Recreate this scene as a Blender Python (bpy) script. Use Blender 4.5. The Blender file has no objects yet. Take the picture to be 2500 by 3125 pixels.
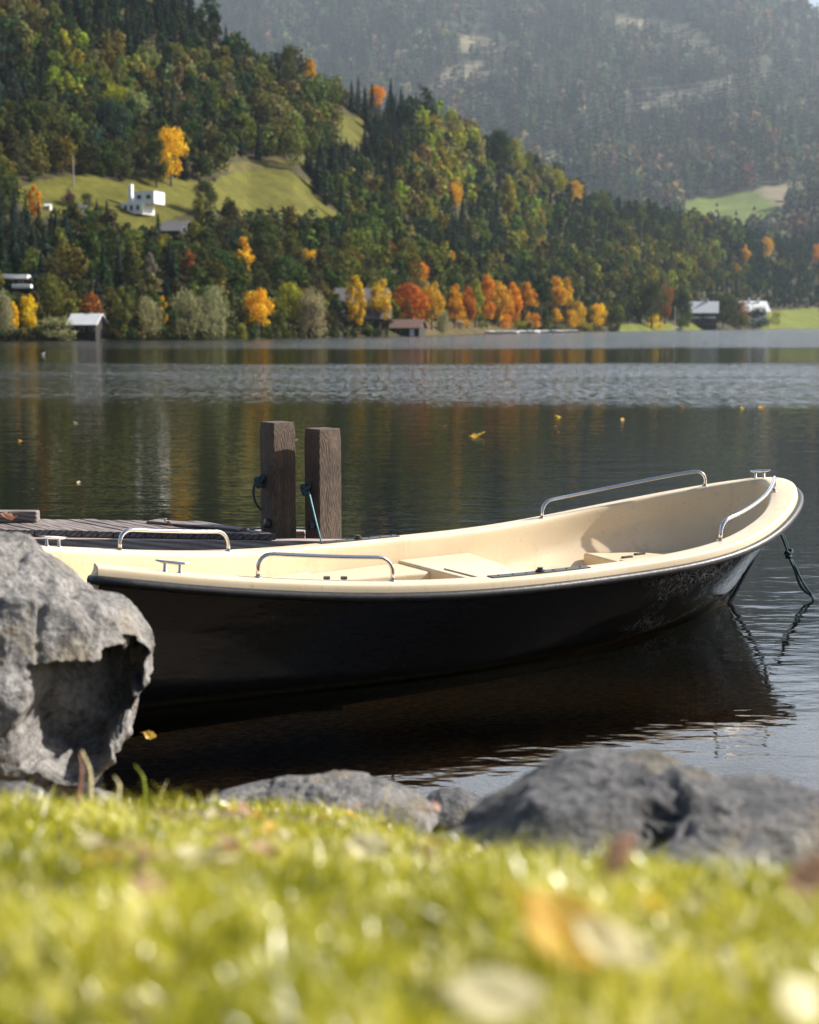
import bpy, bmesh, math, random
import numpy as np
from mathutils import Vector, Matrix, noise
random.seed(7); rng = np.random.default_rng(7)
SC = bpy.context.scene; COL = SC.collection
R = math.radians

# ------------------------------------------------------------------ camera, sky, sun, exposure
F, ROW0, CAMH = 4400.0, 993.0, 2.0            # focal length in px of a 2500x3125 frame, horizon row, eye height over water
TH = math.atan((1562.5 - ROW0) / F)
cam = bpy.data.objects.new('camera', bpy.data.cameras.new('camera')); COL.objects.link(cam); SC.camera = cam
cam.location = (0, 0, CAMH); cam.rotation_euler = (math.pi/2 - TH, 0, 0)
cd = cam.data; cd.sensor_fit = 'VERTICAL'; cd.sensor_height = 36; cd.lens = F/3125*36
cd.clip_start = .05; cd.clip_end = 20000
cd.dof.use_dof = True; cd.dof.focus_distance = 9.3; cd.dof.aperture_fstop = 2.6; cd.dof.aperture_blades = 0
SUN_AZ, SUN_EL = 74, 36
world = bpy.data.worlds.new('World'); SC.world = world; world.use_nodes = True
wn = world.node_tree
sky = wn.nodes.new('ShaderNodeTexSky'); sky.sky_type = 'NISHITA'; sky.sun_disc = False
sky.sun_elevation = R(SUN_EL); sky.sun_rotation = R(SUN_AZ); sky.air_density = 1.0; sky.dust_density = 2.5; sky.ozone_density = 1.0
# unseen bright sky band added above the view to lighten the lake's reflections
_g = wn.nodes.new('ShaderNodeTexCoord'); _s = wn.nodes.new('ShaderNodeSeparateXYZ'); wn.links.new(_g.outputs['Generated'], _s.inputs[0])
_n = wn.nodes.new('ShaderNodeTexNoise'); _n.inputs['Scale'].default_value = 3.0; _n.inputs['Detail'].default_value = 6; wn.links.new(_g.outputs['Generated'], _n.inputs['Vector'])
def _mr(src, a, b, c, d, smooth=True):
    q = wn.nodes.new('ShaderNodeMapRange'); q.interpolation_type = 'SMOOTHSTEP' if smooth else 'LINEAR'; wn.links.new(src, q.inputs[0])
    for i_, v_ in zip(('From Min', 'From Max', 'To Min', 'To Max'), (a, b, c, d)): q.inputs[i_].default_value = v_
    return q.outputs[0]
def _mul(a, b):
    q = wn.nodes.new('ShaderNodeMath'); q.operation = 'MULTIPLY'; wn.links.new(a, q.inputs[0]); wn.links.new(b, q.inputs[1]); return q.outputs[0]
_f = _mul(_mul(_mr(_s.outputs[2], .20, .27, 0.03, 1), _mr(_s.outputs[2], .33, .46, 1, 0)), _mul(_mr(_s.outputs[1], .1, .7, 0, 1), _mr(_n.outputs[0], .3, .6, .7, 1)))
_m = wn.nodes.new('ShaderNodeMix'); _m.data_type = 'RGBA'; wn.links.new(_f, _m.inputs[0]); wn.links.new(sky.outputs[0], _m.inputs[6]); _m.inputs[7].default_value = (21, 23.4, 26, 1)
wn.links.new(_m.outputs[2], wn.nodes['Background'].inputs[0]); wn.nodes['Background'].inputs[1].default_value = 0.068
sl = bpy.data.lights.new('sun', 'SUN'); sl.energy = 5.0; sl.angle = R(.53); sl.color = (1, .93, .83)
sun = bpy.data.objects.new('sun', sl); COL.objects.link(sun)
sd = Vector((math.sin(R(SUN_AZ))*math.cos(R(SUN_EL)), math.cos(R(SUN_AZ))*math.cos(R(SUN_EL)), math.sin(R(SUN_EL))))
sun.rotation_euler = sd.to_track_quat('Z', 'Y').to_euler(); sun.location = (30, 0, 40)
SC.view_settings.view_transform = 'Standard'; SC.view_settings.look = 'None'; SC.view_settings.gamma = 1
SC.view_settings.exposure = 1.1
SC.render.engine = 'CYCLES'
SC.cycles.max_bounces = 8; SC.cycles.transparent_max_bounces = 12; SC.cycles.volume_bounces = 0
SC.cycles.caustics_reflective = False; SC.cycles.caustics_refractive = False
SC.cycles.use_denoising = True

def ray(px, row):
    a = (px-1250)/F; b = (1562.5-row)/F
    return a, math.cos(TH)+b*math.sin(TH), -math.sin(TH)+b*math.cos(TH)
def at(px, row, Y):                            # point seen at a photo pixel, Y metres out
    a, y, z = ray(px, row); k = Y/y
    return Vector((a*k, Y, CAMH+z*k))
def atz(px, row, z):                           # point seen at a photo pixel on the level z
    a, y, zz = ray(px, row); k = (z-CAMH)/zz
    return Vector((a*k, y*k, z))
def proj(p):
    x, y, z = p[0], p[1], p[2]-CAMH
    zc = y*math.cos(TH)-z*math.sin(TH); yc = y*math.sin(TH)+z*math.cos(TH)
    return 1250+F*x/zc, 1562.5-F*yc/zc

# ------------------------------------------------------------------ helpers
def tag(o, label=None, cat=None, group=None, kind=None):
    if label: o['label'] = label
    if cat: o['category'] = cat
    if group: o['group'] = group
    if kind: o['kind'] = kind
    return o
def empty(name, loc=(0, 0, 0), rz=0):
    o = bpy.data.objects.new(name, None); COL.objects.link(o); o.location = loc; o.rotation_euler = (0, 0, rz)
    o.empty_display_size = .2
    return o
def mesh_np(name, V, Fc, mat, parent=None, smooth=False, tint=None, col=None):
    """V (n,3) array, Fc (m,k) array of equal-size faces or a list of lists"""
    me = bpy.data.meshes.new(name)
    V = np.asarray(V, dtype=np.float32)
    if isinstance(Fc, np.ndarray):
        m, k = Fc.shape
        me.vertices.add(len(V)); me.vertices.foreach_set('co', V.ravel())
        me.loops.add(m*k); me.loops.foreach_set('vertex_index', Fc.astype(np.int32).ravel())
        me.polygons.add(m); me.polygons.foreach_set('loop_start', np.arange(0, m*k, k, dtype=np.int32))
        me.update(calc_edges=True)
    else:
        me.from_pydata([tuple(v) for v in V], [], Fc)
    if tint is not None:
        at_ = me.attributes.new('tint', 'FLOAT', 'FACE'); at_.data.foreach_set('value', np.asarray(tint, np.float32))
    if col is not None:
        c4 = np.ones((len(V), 4), np.float32); c4[:, :3] = col
        ca = me.attributes.new('col', 'FLOAT_COLOR', 'POINT'); ca.data.foreach_set('color', c4.ravel())
    if smooth: me.polygons.foreach_set('use_smooth', np.ones(len(me.polygons), bool))
    me.materials.append(mat); me.validate()
    o = bpy.data.objects.new(name, me); COL.objects.link(o)
    if parent: o.parent = parent
    return o
class MB:
    def __init__(s): s.v = []; s.f = []
    def add(s, vs, fs):
        n = len(s.v); s.v += [tuple(v) for v in vs]; s.f += [[i+n for i in f] for f in fs]; return s
    def box(s, c, d, rz=0, M=None):
        vs = []
        for x in (-.5, .5):
            for y in (-.5, .5):
                for z in (-.5, .5):
                    p = Vector((x*d[0], y*d[1], z*d[2]))
                    if rz: p = Matrix.Rotation(rz, 3, 'Z') @ p
                    p = p+Vector(c)
                    if M: p = M @ p
                    vs.append(p)
        return s.add(vs, [(0, 1, 3, 2), (4, 6, 7, 5), (0, 4, 5, 1), (2, 3, 7, 6), (0, 2, 6, 4), (1, 5, 7, 3)])
    def tube(s, pts, r, n=10, cap=True):
        pts = [Vector(p) for p in pts]; m = len(pts)
        rs = r if isinstance(r, (list, tuple)) else [r]*m
        t0 = (pts[1]-pts[0]).normalized(); up = Vector((0, 0, 1)) if abs(t0.z) < .9 else Vector((1, 0, 0))
        nrm = (up - t0*up.dot(t0)).normalized(); vs = []
        for i in range(m):
            t = (pts[min(i+1, m-1)]-pts[max(i-1, 0)]).normalized()
            nrm = (nrm - t*nrm.dot(t)).normalized(); b = t.cross(nrm)
            for k in range(n):
                a = 2*math.pi*k/n; vs.append(pts[i]+(nrm*math.cos(a)+b*math.sin(a))*rs[i])
        fs = [(i*n+k, i*n+(k+1) % n, (i+1)*n+(k+1) % n, (i+1)*n+k) for i in range(m-1) for k in range(n)]
        if cap: fs += [tuple(range(n))[::-1], tuple((m-1)*n+k for k in range(n))]
        return s.add(vs, fs)
    def prism(s, poly, z0, z1):
        n = len(poly); vs = [(p[0], p[1], z0) for p in poly]+[(p[0], p[1], z1) for p in poly]
        area = sum(poly[i][0]*poly[(i+1) % n][1]-poly[(i+1) % n][0]*poly[i][1] for i in range(n))
        fs = [tuple(range(n))[::-1], tuple(range(n, 2*n))]+[(i, (i+1) % n, n+(i+1) % n, n+i) for i in range(n)]
        if area < 0: fs = [f[::-1] for f in fs]
        return s.add(vs, fs)
    def build(s, name, mat, parent=None, smooth=False, bevel=0, seg=2, tag_=None):
        o = mesh_np(name, np.array(s.v, dtype=np.float32).reshape(-1, 3), s.f, mat, parent, smooth)
        if bevel:
            b = o.modifiers.new('bevel', 'BEVEL'); b.width = bevel; b.segments = seg; b.limit_method = 'ANGLE'; b.angle_limit = R(35)
        return o
def smooth_line(pts, n=8):                     # Catmull-Rom
    pts = [Vector(p) for p in pts]; out = []
    P = [pts[0]*2-pts[1]]+pts+[pts[-1]*2-pts[-2]]
    for i in range(1, len(P)-2):
        for k in range(n):
            t = k/n; a, b, c, d = P[i-1:i+3]
            out.append(.5*((2*b)+(c-a)*t+(2*a-5*b+4*c-d)*t*t+(3*b-3*c+d-a)*t**3))
    return out+[pts[-1]]
def sstep(a, b, x):
    t = np.clip((x-a)/(b-a), 0, 1); return t*t*(3-2*t)

# ------------------------------------------------------------------ materials
def new_mat(name):
    m = bpy.data.materials.new(name); m.use_nodes = True; nt = m.node_tree; nt.nodes.clear()
    out = nt.nodes.new('ShaderNodeOutputMaterial')
    return m, nt, out
def N(nt, t, **kw):
    n = nt.nodes.new(t)
    for k, v in kw.items():
        if k in n.inputs.keys(): n.inputs[k].default_value = v
        else: setattr(n, k, v)
    return n
def ramp(nt, stops, fac, interp='LINEAR'):
    r = nt.nodes.new('ShaderNodeValToRGB'); r.color_ramp.interpolation = interp; e = r.color_ramp.elements
    while len(e) < len(stops): e.new(.5)
    for i, (p, c) in enumerate(stops): e[i].position = p; e[i].color = (*c, 1) if len(c) == 3 else c
    nt.links.new(fac, r.inputs[0]); return r.outputs[0]
def noise_n(nt, scale, detail=4, rough=.55, vec=None, mscale=None, coord='Object', rot=None):
    tc = nt.nodes.new('ShaderNodeTexCoord'); v = tc.outputs[coord]
    if mscale or rot:
        mp = nt.nodes.new('ShaderNodeMapping'); mp.inputs['Scale'].default_value = mscale or (1, 1, 1)
        if rot: mp.inputs['Rotation'].default_value = rot
        nt.links.new(v, mp.inputs[0]); v = mp.outputs[0]
    n = N(nt, 'ShaderNodeTexNoise', Scale=scale, Detail=detail, Roughness=rough); nt.links.new(v, n.inputs['Vector'])
    return n.outputs[0]
def mixc(nt, fac, a, b, blend='MIX'):
    m = nt.nodes.new('ShaderNodeMix'); m.data_type = 'RGBA'; m.blend_type = blend
    for sock, v in ((m.inputs[0], fac), (m.inputs[6], a), (m.inputs[7], b)):
        if hasattr(v, 'node'): nt.links.new(v, sock)
        elif isinstance(v, (int, float)): sock.default_value = v
        else: sock.default_value = (*v, 1)
    return m.outputs[2]
def princ(nt, out, **kw):
    p = nt.nodes.new('ShaderNodeBsdfPrincipled')
    for k, v in kw.items():
        k = k.replace('_', ' ')
        if hasattr(v, 'node'): nt.links.new(v, p.inputs[k])
        else: p.inputs[k].default_value = (*v, 1) if isinstance(v, tuple) and len(v) == 3 else v
    nt.links.new(p.outputs[0], out.inputs[0]); return p
def bump(nt, h, strength=.3, dist=.01, nrm=None):
    b = N(nt, 'ShaderNodeBump', Strength=strength, Distance=dist); nt.links.new(h, b.inputs['Height'])
    if nrm: nt.links.new(nrm, b.inputs['Normal'])
    return b.outputs[0]

def plain(name, c, rough=.6, metal=0, var=.25, scale=8, bmp=.15, dist=.004, spec=.5):
    m, nt, out = new_mat(name); n = noise_n(nt, scale, 5)
    cc = ramp(nt, [(.3, tuple(x*(1-var) for x in c)), (.7, tuple(min(1, x*(1+var)) for x in c))], n)
    princ(nt, out, Base_Color=cc, Roughness=rough, Metallic=metal, Normal=bump(nt, n, bmp, dist), Specular_IOR_Level=spec); return m

def foliage_mat(name, trans=.35, use_col=False):
    m, nt, out = new_mat(name)
    if use_col: a = N(nt, 'ShaderNodeAttribute', attribute_name='col'); base = a.outputs['Color']
    else: a = nt.nodes.new('ShaderNodeObjectInfo'); base = a.outputs['Color']
    t = N(nt, 'ShaderNodeAttribute', attribute_name='tint')
    mul = N(nt, 'ShaderNodeMapRange'); mul.inputs['From Min'].default_value = 0; mul.inputs['From Max'].default_value = 1
    mul.inputs['To Min'].default_value = .5; mul.inputs['To Max'].default_value = 1.5; nt.links.new(t.outputs['Fac'], mul.inputs[0])
    c = N(nt, 'ShaderNodeVectorMath', operation='MULTIPLY'); nt.links.new(base, c.inputs[0]); nt.links.new(mul.outputs[0], c.inputs[1])
    c = c.outputs[0]
    hs = N(nt, 'ShaderNodeHueSaturation'); nt.links.new(c, hs.inputs['Color'])
    mr = N(nt, 'ShaderNodeMapRange'); mr.inputs['To Min'].default_value = .46; mr.inputs['To Max'].default_value = .54; nt.links.new(t.outputs['Fac'], mr.inputs[0])
    nt.links.new(mr.outputs[0], hs.inputs['Hue']); c = hs.outputs[0]
    d = nt.nodes.new('ShaderNodeBsdfDiffuse'); nt.links.new(c, d.inputs[0])
    tr = nt.nodes.new('ShaderNodeBsdfTranslucent'); nt.links.new(c, tr.inputs[0])
    mx = N(nt, 'ShaderNodeMixShader'); mx.inputs[0].default_value = trans
    nt.links.new(d.outputs[0], mx.inputs[1]); nt.links.new(tr.outputs[0], mx.inputs[2]); nt.links.new(mx.outputs[0], out.inputs[0])
    return m
M_LEAF = foliage_mat('leaf_foliage', .4)
M_NEEDLE = foliage_mat('needle_foliage', .15)
M_FAR = foliage_mat('far_forest_foliage', .2, True)
M_BARK = plain('bark', (.10, .075, .055), .9, scale=3, bmp=.4)

# water -------------------------------------------------------------
def water_mat():
    m, nt, out = new_mat('lake_water')
    tc = nt.nodes.new('ShaderNodeTexCoord'); sep = nt.nodes.new('ShaderNodeSeparateXYZ'); nt.links.new(tc.outputs['Object'], sep.inputs[0])
    # wind mask: ruffled lanes lie across the lake, their edges wander
    wob = noise_n(nt, .03, 5, .65, mscale=(.6, 1, 1))
    yy = N(nt, 'ShaderNodeMath', operation='MULTIPLY_ADD'); nt.links.new(wob, yy.inputs[0]); yy.inputs[1].default_value = .5; yy.inputs[2].default_value = .75
    y2 = N(nt, 'ShaderNodeMath', operation='MULTIPLY'); nt.links.new(sep.outputs[1], y2.inputs[0]); nt.links.new(yy.outputs[0], y2.inputs[1])
    lg = N(nt, 'ShaderNodeMath', operation='LOGARITHM'); nt.links.new(y2.outputs[0], lg.inputs[0]); lg.inputs[1].default_value = 10
    # x towards +: lane a little wider on the right
    mr = N(nt, 'ShaderNodeMapRange'); nt.links.new(lg.outputs[0], mr.inputs[0]); mr.inputs['From Min'].default_value = 1.0; mr.inputs['From Max'].default_value = 3.0
    L = lambda d: (math.log10(d)-1)/2
    g = lambda v: (v, v, v)
    wind = ramp(nt, [(0, g(0)), (L(34), g(0)), (L(38), g(.75)), (L(60), g(1)), (L(72), g(.85)), (L(80), g(.12)), (L(118), g(.2)), (L(135), g(.9)), (1, g(1))], mr.outputs[0])
    pat = noise_n(nt, .22, 5, .65, mscale=(.25, 1, 1))
    patr = ramp(nt, [(.36, g(.6)), (.56, g(1))], pat)
    dash = ramp(nt, [(.40, g(.32)), (.60, g(1.0))], noise_n(nt, 4.5, 3, .6, mscale=(1, .22, 1)))
    pm = N(nt, 'ShaderNodeMath', operation='MULTIPLY'); nt.links.new(patr, pm.inputs[0]); nt.links.new(dash, pm.inputs[1]); patr = pm.outputs[0]
    wm = N(nt, 'ShaderNodeMath', operation='MULTIPLY'); nt.links.new(wind, wm.inputs[0]); nt.links.new(patr, wm.inputs[1]); wind = wm.outputs[0]
    # ripples
    n1 = noise_n(nt, 7, 2, .5, mscale=(.45, 1, 1)); n2 = noise_n(nt, 1.6, 3, .5, mscale=(.4, 1, 1)); n3 = noise_n(nt, 24, 1, .5, mscale=(.5, 1, 1))
    near = N(nt, 'ShaderNodeMapRange'); nt.links.new(sep.outputs[1], near.inputs[0]); near.inputs['From Min'].default_value = 6; near.inputs['From Max'].default_value = 30
    near.inputs['To Min'].default_value = .0032; near.inputs['To Max'].default_value = .0065
    h = N(nt, 'ShaderNodeMath', operation='MULTIPLY_ADD'); nt.links.new(n2, h.inputs[0]); h.inputs[1].default_value = 2.2; nt.links.new(n1, h.inputs[2])
    n4 = noise_n(nt, 3.2, 3, .6, mscale=(1, .4, 1))
    xr = N(nt, 'ShaderNodeMath', operation='DIVIDE'); nt.links.new(sep.outputs[0], xr.inputs[0]); nt.links.new(sep.outputs[1], xr.inputs[1])
    xm = N(nt, 'ShaderNodeMapRange'); nt.links.new(xr.outputs[0], xm.inputs[0]); xm.inputs['From Min'].default_value = -.3; xm.inputs['From Max'].default_value = .25; xm.inputs['To Min'].default_value = .62; xm.inputs['To Max'].default_value = 1.15
    wx = N(nt, 'ShaderNodeMath', operation='MULTIPLY'); nt.links.new(wind, wx.inputs[0]); nt.links.new(xm.outputs[0], wx.inputs[1]); wind = wx.outputs[0]
    amp = N(nt, 'ShaderNodeMath', operation='MULTIPLY_ADD'); nt.links.new(wind, amp.inputs[0]); amp.inputs[1].default_value = .04; nt.links.new(near.outputs[0], amp.inputs[2])
    b = nt.nodes.new('ShaderNodeBump'); b.inputs['Strength'].default_value = 1; nt.links.new(amp.outputs[0], b.inputs['Distance']); nt.links.new(h.outputs[0], b.inputs['Height'])
    b2 = N(nt, 'ShaderNodeBump', Strength=1.0, Distance=.0004); nt.links.new(n3, b2.inputs['Height'])
    b4 = nt.nodes.new('ShaderNodeBump'); b4.inputs['Strength'].default_value = 1; nt.links.new(n4, b4.inputs['Height']); nt.links.new(b.outputs[0], b4.inputs['Normal'])
    a4 = N(nt, 'ShaderNodeMath', operation='MULTIPLY'); nt.links.new(wind, a4.inputs[0]); a4.inputs[1].default_value = .16; nt.links.new(a4.outputs[0], b4.inputs['Distance']); nt.links.new(b4.outputs[0], b2.inputs['Normal'])
    rg = N(nt, 'ShaderNodeMapRange'); nt.links.new(wind, rg.inputs[0]); rg.inputs['To Min'].default_value = .015; rg.inputs['To Max'].default_value = .27
    gl = nt.nodes.new('ShaderNodeBsdfGlossy'); nt.links.new(rg.outputs[0], gl.inputs['Roughness']); nt.links.new(b2.outputs[0], gl.inputs['Normal'])
    fr = N(nt, 'ShaderNodeFresnel', IOR=1.333); nt.links.new(b2.outputs[0], fr.inputs['Normal'])
    dif = N(nt, 'ShaderNodeBsdfDiffuse'); dif.inputs[0].default_value = (.006, .008, .007, 1)
    tr = N(nt, 'ShaderNodeBsdfTransparent'); tr.inputs[0].default_value = (.78, .64, .42, 1)
    dp = N(nt, 'ShaderNodeMapRange'); nt.links.new(sep.outputs[1], dp.inputs[0]); dp.inputs['From Min'].default_value = 7; dp.inputs['From Max'].default_value = 14
    dp.inputs['To Min'].default_value = .0; dp.inputs['To Max'].default_value = 1
    body = nt.nodes.new('ShaderNodeMixShader'); nt.links.new(dp.outputs[0], body.inputs[0]); nt.links.new(tr.outputs[0], body.inputs[1]); nt.links.new(dif.outputs[0], body.inputs[2])
    mx = nt.nodes.new('ShaderNodeMixShader'); nt.links.new(fr.outputs[0], mx.inputs[0]); nt.links.new(body.outputs[0], mx.inputs[1]); nt.links.new(gl.outputs[0], mx.inputs[2])
    nt.links.new(mx.outputs[0], out.inputs[0]); return m
V = [(-3000, 3.5, 0), (3000, 3.5, 0), (3000, 1700, 0), (-3000, 1700, 0)]
tag(mesh_np('lake_water', V, [(0, 1, 2, 3)], water_mat()), kind='structure')

# bank and lake bed: one sheet ---------------------------------------
def bank_z(x, y):
    left = 1-sstep(-.55, .55, x-.12*(y-2.0))
    zr = np.interp(y, [-6, .2, .9, 1.3, 2.2, 3.0, 4.0, 5.2, 6.5, 9, 14, 30, 60], [1.75, 1.58, 1.53, 1.455, 1.115, .75, .32, -.15, -.35, -.6, -1.3, -3, -4])
    zl = np.interp(y, [-6, .2, .9, 1.3, 2.2, 3.0, 4.0, 5.2, 6.5, 9, 14, 30, 60], [1.75, 1.58, 1.53, 1.46, 1.20, .965, .58, -.02, -.35, -.6, -1.3, -3, -4])
    return zr*(1-left)+zl*left
xs = np.concatenate([np.linspace(-40, -3, 20)[:-1], np.linspace(-3, 3, 121), np.linspace(3, 40, 20)[1:]])
ys = np.concatenate([np.linspace(-6, .2, 12)[:-1], np.linspace(.2, 6.5, 150), np.linspace(6.5, 60, 40)[1:]])
XX, YY = np.meshgrid(xs, ys); ZZ = bank_z(XX, YY)
nz = np.array([noise.noise(Vector((x*2.3, y*2.3, 0)))*.025+noise.noise(Vector((x*9, y*9, 3)))*.008 for x, y in zip(XX.ravel(), YY.ravel())]).reshape(XX.shape)
ZZ = ZZ+nz
def grid_faces(ny, nx):
    i = np.arange(ny*nx).reshape(ny, nx)
    return np.stack([i[:-1, :-1], i[:-1, 1:], i[1:, 1:], i[1:, :-1]], -1).reshape(-1, 4)
m, nt, out = new_mat('shore_soil')
n = noise_n(nt, 9, 6, .65); c = ramp(nt, [(.3, (.035, .026, .016)), (.55, (.09, .068, .035)), (.75, (.17, .12, .06))], n)
gz = nt.nodes.new('ShaderNodeTexCoord'); gs = nt.nodes.new('ShaderNodeSeparateXYZ'); nt.links.new(gz.outputs['Object'], gs.inputs[0])
bed = ramp(nt, [(.40, (.10, .06, .025)), (.55, (.30, .19, .085)), (.68, (.55, .30, .10))], noise_n(nt, 16, 5, .7)); zf = N(nt, 'ShaderNodeMapRange'); nt.links.new(gs.outputs[2], zf.inputs[0]); zf.inputs['From Min'].default_value = -.12; zf.inputs['From Max'].default_value = .05
n2_ = noise_n(nt, 45, 3, .6); c = mixc(nt, .5, c, ramp(nt, [(.42, (.04, .03, .015)), (.62, (.22, .13, .05))], n2_))
c = mixc(nt, zf.outputs[0], bed, c)
princ(nt, out, Base_Color=c, Roughness=.9, Normal=bump(nt, n2_, .6, .02))
tag(mesh_np('shore_ground', np.stack([XX, YY, ZZ], -1).reshape(-1, 3), grid_faces(*XX.shape), m, smooth=True), kind='structure')
def ground_z(x, y): return float(bank_z(np.array(x), np.array(y)))+noise.noise(Vector((x*2.3, y*2.3, 0)))*.025

# ------------------------------------------------------------------ near hill (ground) and mountain
def shore_D(px): return 8800/(np.interp(px, [-900, 0, 650, 1250, 1500, 1800, 2200, 2500, 3300], [1043, 1040, 1035.5, 1025, 1017.5, 1012.5, 1006.3, 1003.5, 1001])-ROW0)
RX = [-900, 0, 300, 580, 760, 900, 1000, 1160, 1300, 1450, 1600, 1700, 1800, 2000, 2200, 2300, 2400, 2500, 3300]
RR = [-600, -230, -120, 30, 215, 235, 300, 335, 350, 430, 500, 560, 630, 665, 700, 730, 755, 745, 660]
RK = [1.9, 2.1, 2.1, 2.1, 2.0, 1.9, 1.9, 1.9, 1.9, 1.9, 1.8, 1.8, 1.75, 1.6, 1.5, 1.45, 1.4, 1.4, 1.35]
def ridge(px): return np.interp(px, RX, RR), shore_D(px)*np.interp(px, RX, RK)
def hill_D(px, t): return shore_D(px)+(ridge(px)[1]-shore_D(px))*t
def hill_row(px, t):
    r1 = ridge(px)[0]; r0 = shore_D(px)*0+ROW0+8800/shore_D(px)
    return r0+(r1-r0)*t
def hill_pt(px, row):                          # where the slope is seen at this pixel
    r1 = float(ridge(px)[0]); r0 = float(ROW0+8800/shore_D(px)); t = (row-r0)/(r1-r0)
    return at(px, row, float(hill_D(px, t))), t
def inpoly(px, row, poly):
    c = False; j = len(poly)-1
    for i in range(len(poly)):
        if (poly[i][1] > row) != (poly[j][1] > row) and px < (poly[j][0]-poly[i][0])*(row-poly[i][1])/(poly[j][1]-poly[i][1])+poly[i][0]: c = not c
        j = i
    return c
MEADOWS = [
    [(640, 560), (700, 530), (800, 512), (880, 520), (950, 560), (985, 620), (1055, 668), (1010, 672), (860, 660), (700, 655), (640, 640), (600, 600)],
    [(1030, 352), (1115, 362), (1118, 400), (1100, 452), (1050, 440), (1028, 400)],
    [(40, 580), (120, 550), (220, 535), (330, 545), (375, 580), (360, 640), (200, 660), (90, 665)],
    [(330, 560), (460, 540), (640, 560), (640, 625), (520, 670), (480, 700), (330, 690)],
    [(560, 520), (700, 495), (900, 480), (960, 482), (900, 510), (640, 530)],
    [(2320, 950), (2500, 940), (2620, 1000), (2320, 1004)], [(1250, 985), (1560, 985), (1560, 1030), (1250, 1030)], [(1890, 990), (2150, 985), (2150, 1012), (1890, 1012)],
]
pxs = np.linspace(-900, 3300, 421); ts = np.concatenate([np.linspace(-.02, 1, 150), [1.05, 1.12]])
P, T = np.meshgrid(pxs, ts)
V = np.zeros(P.shape+(3,)); C = np.zeros(P.shape+(3,))
for i in range(P.shape[0]):
    for j in range(P.shape[1]):
        px, t = P[i, j], T[i, j]
        tt = min(t, 1); row = float(hill_row(px, tt)); D = float(hill_D(px, tt)); q = at(px, row, D)
        if t > 1: q = Vector((q.x*(t), q.y*t, q.z-(t-1)*q.z*1.6))
        if t < 0: q.z = -1.2
        q.z += noise.noise(Vector((q.x*.05, q.y*.05, 0)))*.25*min(1, max(0, t)*8)
        V[i, j] = q
        f = 0
        for k, M_ in enumerate(MEADOWS):
            if inpoly(px, row, M_): f = k+1
        if f == 5: C[i, j] = (.082, .075, .028)
        elif f == 7: C[i, j] = (.075, .06, .03)
        elif f >= 6: C[i, j] = (.10, .12, .022)
        elif f: C[i, j] = (.088, .088, .018)
        else: C[i, j] = (.045, .042, .022)
def ground_mat(name, var=.35, sc=.15):
    m, nt, out = new_mat(name); a = N(nt, 'ShaderNodeAttribute', attribute_name='col')
    n = noise_n(nt, sc, 6, .65); v = ramp(nt, [(.3, (1-var,)*3), (.7, (1+var,)*3)], n); v = mixc(nt, 1.0, v, ramp(nt, [(.35, (.75, .72, .65)), (.65, (1.25, 1.22, 1.1))], noise_n(nt, sc*8, 5, .7, mscale=(.5, 1, 1))), 'MULTIPLY')
    c = mixc(nt, 1.0, a.outputs['Color'], v, 'MULTIPLY'); princ(nt, out, Base_Color=c, Roughness=.95, Specular_IOR_Level=.1); return m
tag(mesh_np('hillside', V.reshape(-1, 3), grid_faces(*P.shape), ground_mat('meadow_and_forest_floor'), smooth=True, col=C.reshape(-1, 3)), kind='structure')

MX = [-3000, 2300, 2440, 2520, 2700, 3600, 5500]; MR = [-95, -75, 25, 62, 120, 240, 330]
def mtn(px, t):
    r1 = np.interp(px, MX, MR); row = 800+(r1-800)*t
    D = 1400+1900*np.clip(t, 0, 1)**1.1
    q = noise.noise(Vector((px*.0022, t*2.1, 4)))*210+noise.noise(Vector((px*.007, t*5, 1)))*70+noise.noise(Vector((px*.02, t*11, 1)))*22
    return row, D+q*min(1, t*3)
CLEAR = [[(1330, 130), (1500, 95), (1590, 130), (1560, 175), (1420, 160)], [(1370, 205), (1470, 180), (1540, 200), (1500, 250), (1400, 262), (1340, 290), (1290, 280)],
         [(1870, 50), (2080, 60), (2160, 110), (2210, 170), (2150, 180), (2010, 90), (1880, 75)], [(2170, 130), (2240, 160), (2230, 190), (2190, 180)],
         [(1930, 320), (2230, 230), (2240, 260), (2200, 300), (2080, 330), (1960, 340)], [(1580, 480), (1800, 440), (1780, 500), (1690, 500), (1580, 520)]]
FIELDS = [[(2080, 612), (2180, 596), (2300, 580), (2350, 610), (2400, 655), (2420, 690), (2400, 720), (2080, 720)], [(1660, 560), (1790, 590), (1900, 600), (1860, 615), (1700, 610)]]
PALE = [[(2300, 580), (2500, 545), (2520, 560), (2440, 590), (2380, 640)], [(1670, 545), (1790, 560), (1800, 575), (1700, 572)]]
pxm = np.linspace(-3000, 5500, 380); tm = np.concatenate([np.linspace(-.6, 1, 110), [1.05, 1.2]])
P, T = np.meshgrid(pxm, tm); V = np.zeros(P.shape+(3,)); C = np.zeros(P.shape+(3,))
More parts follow.
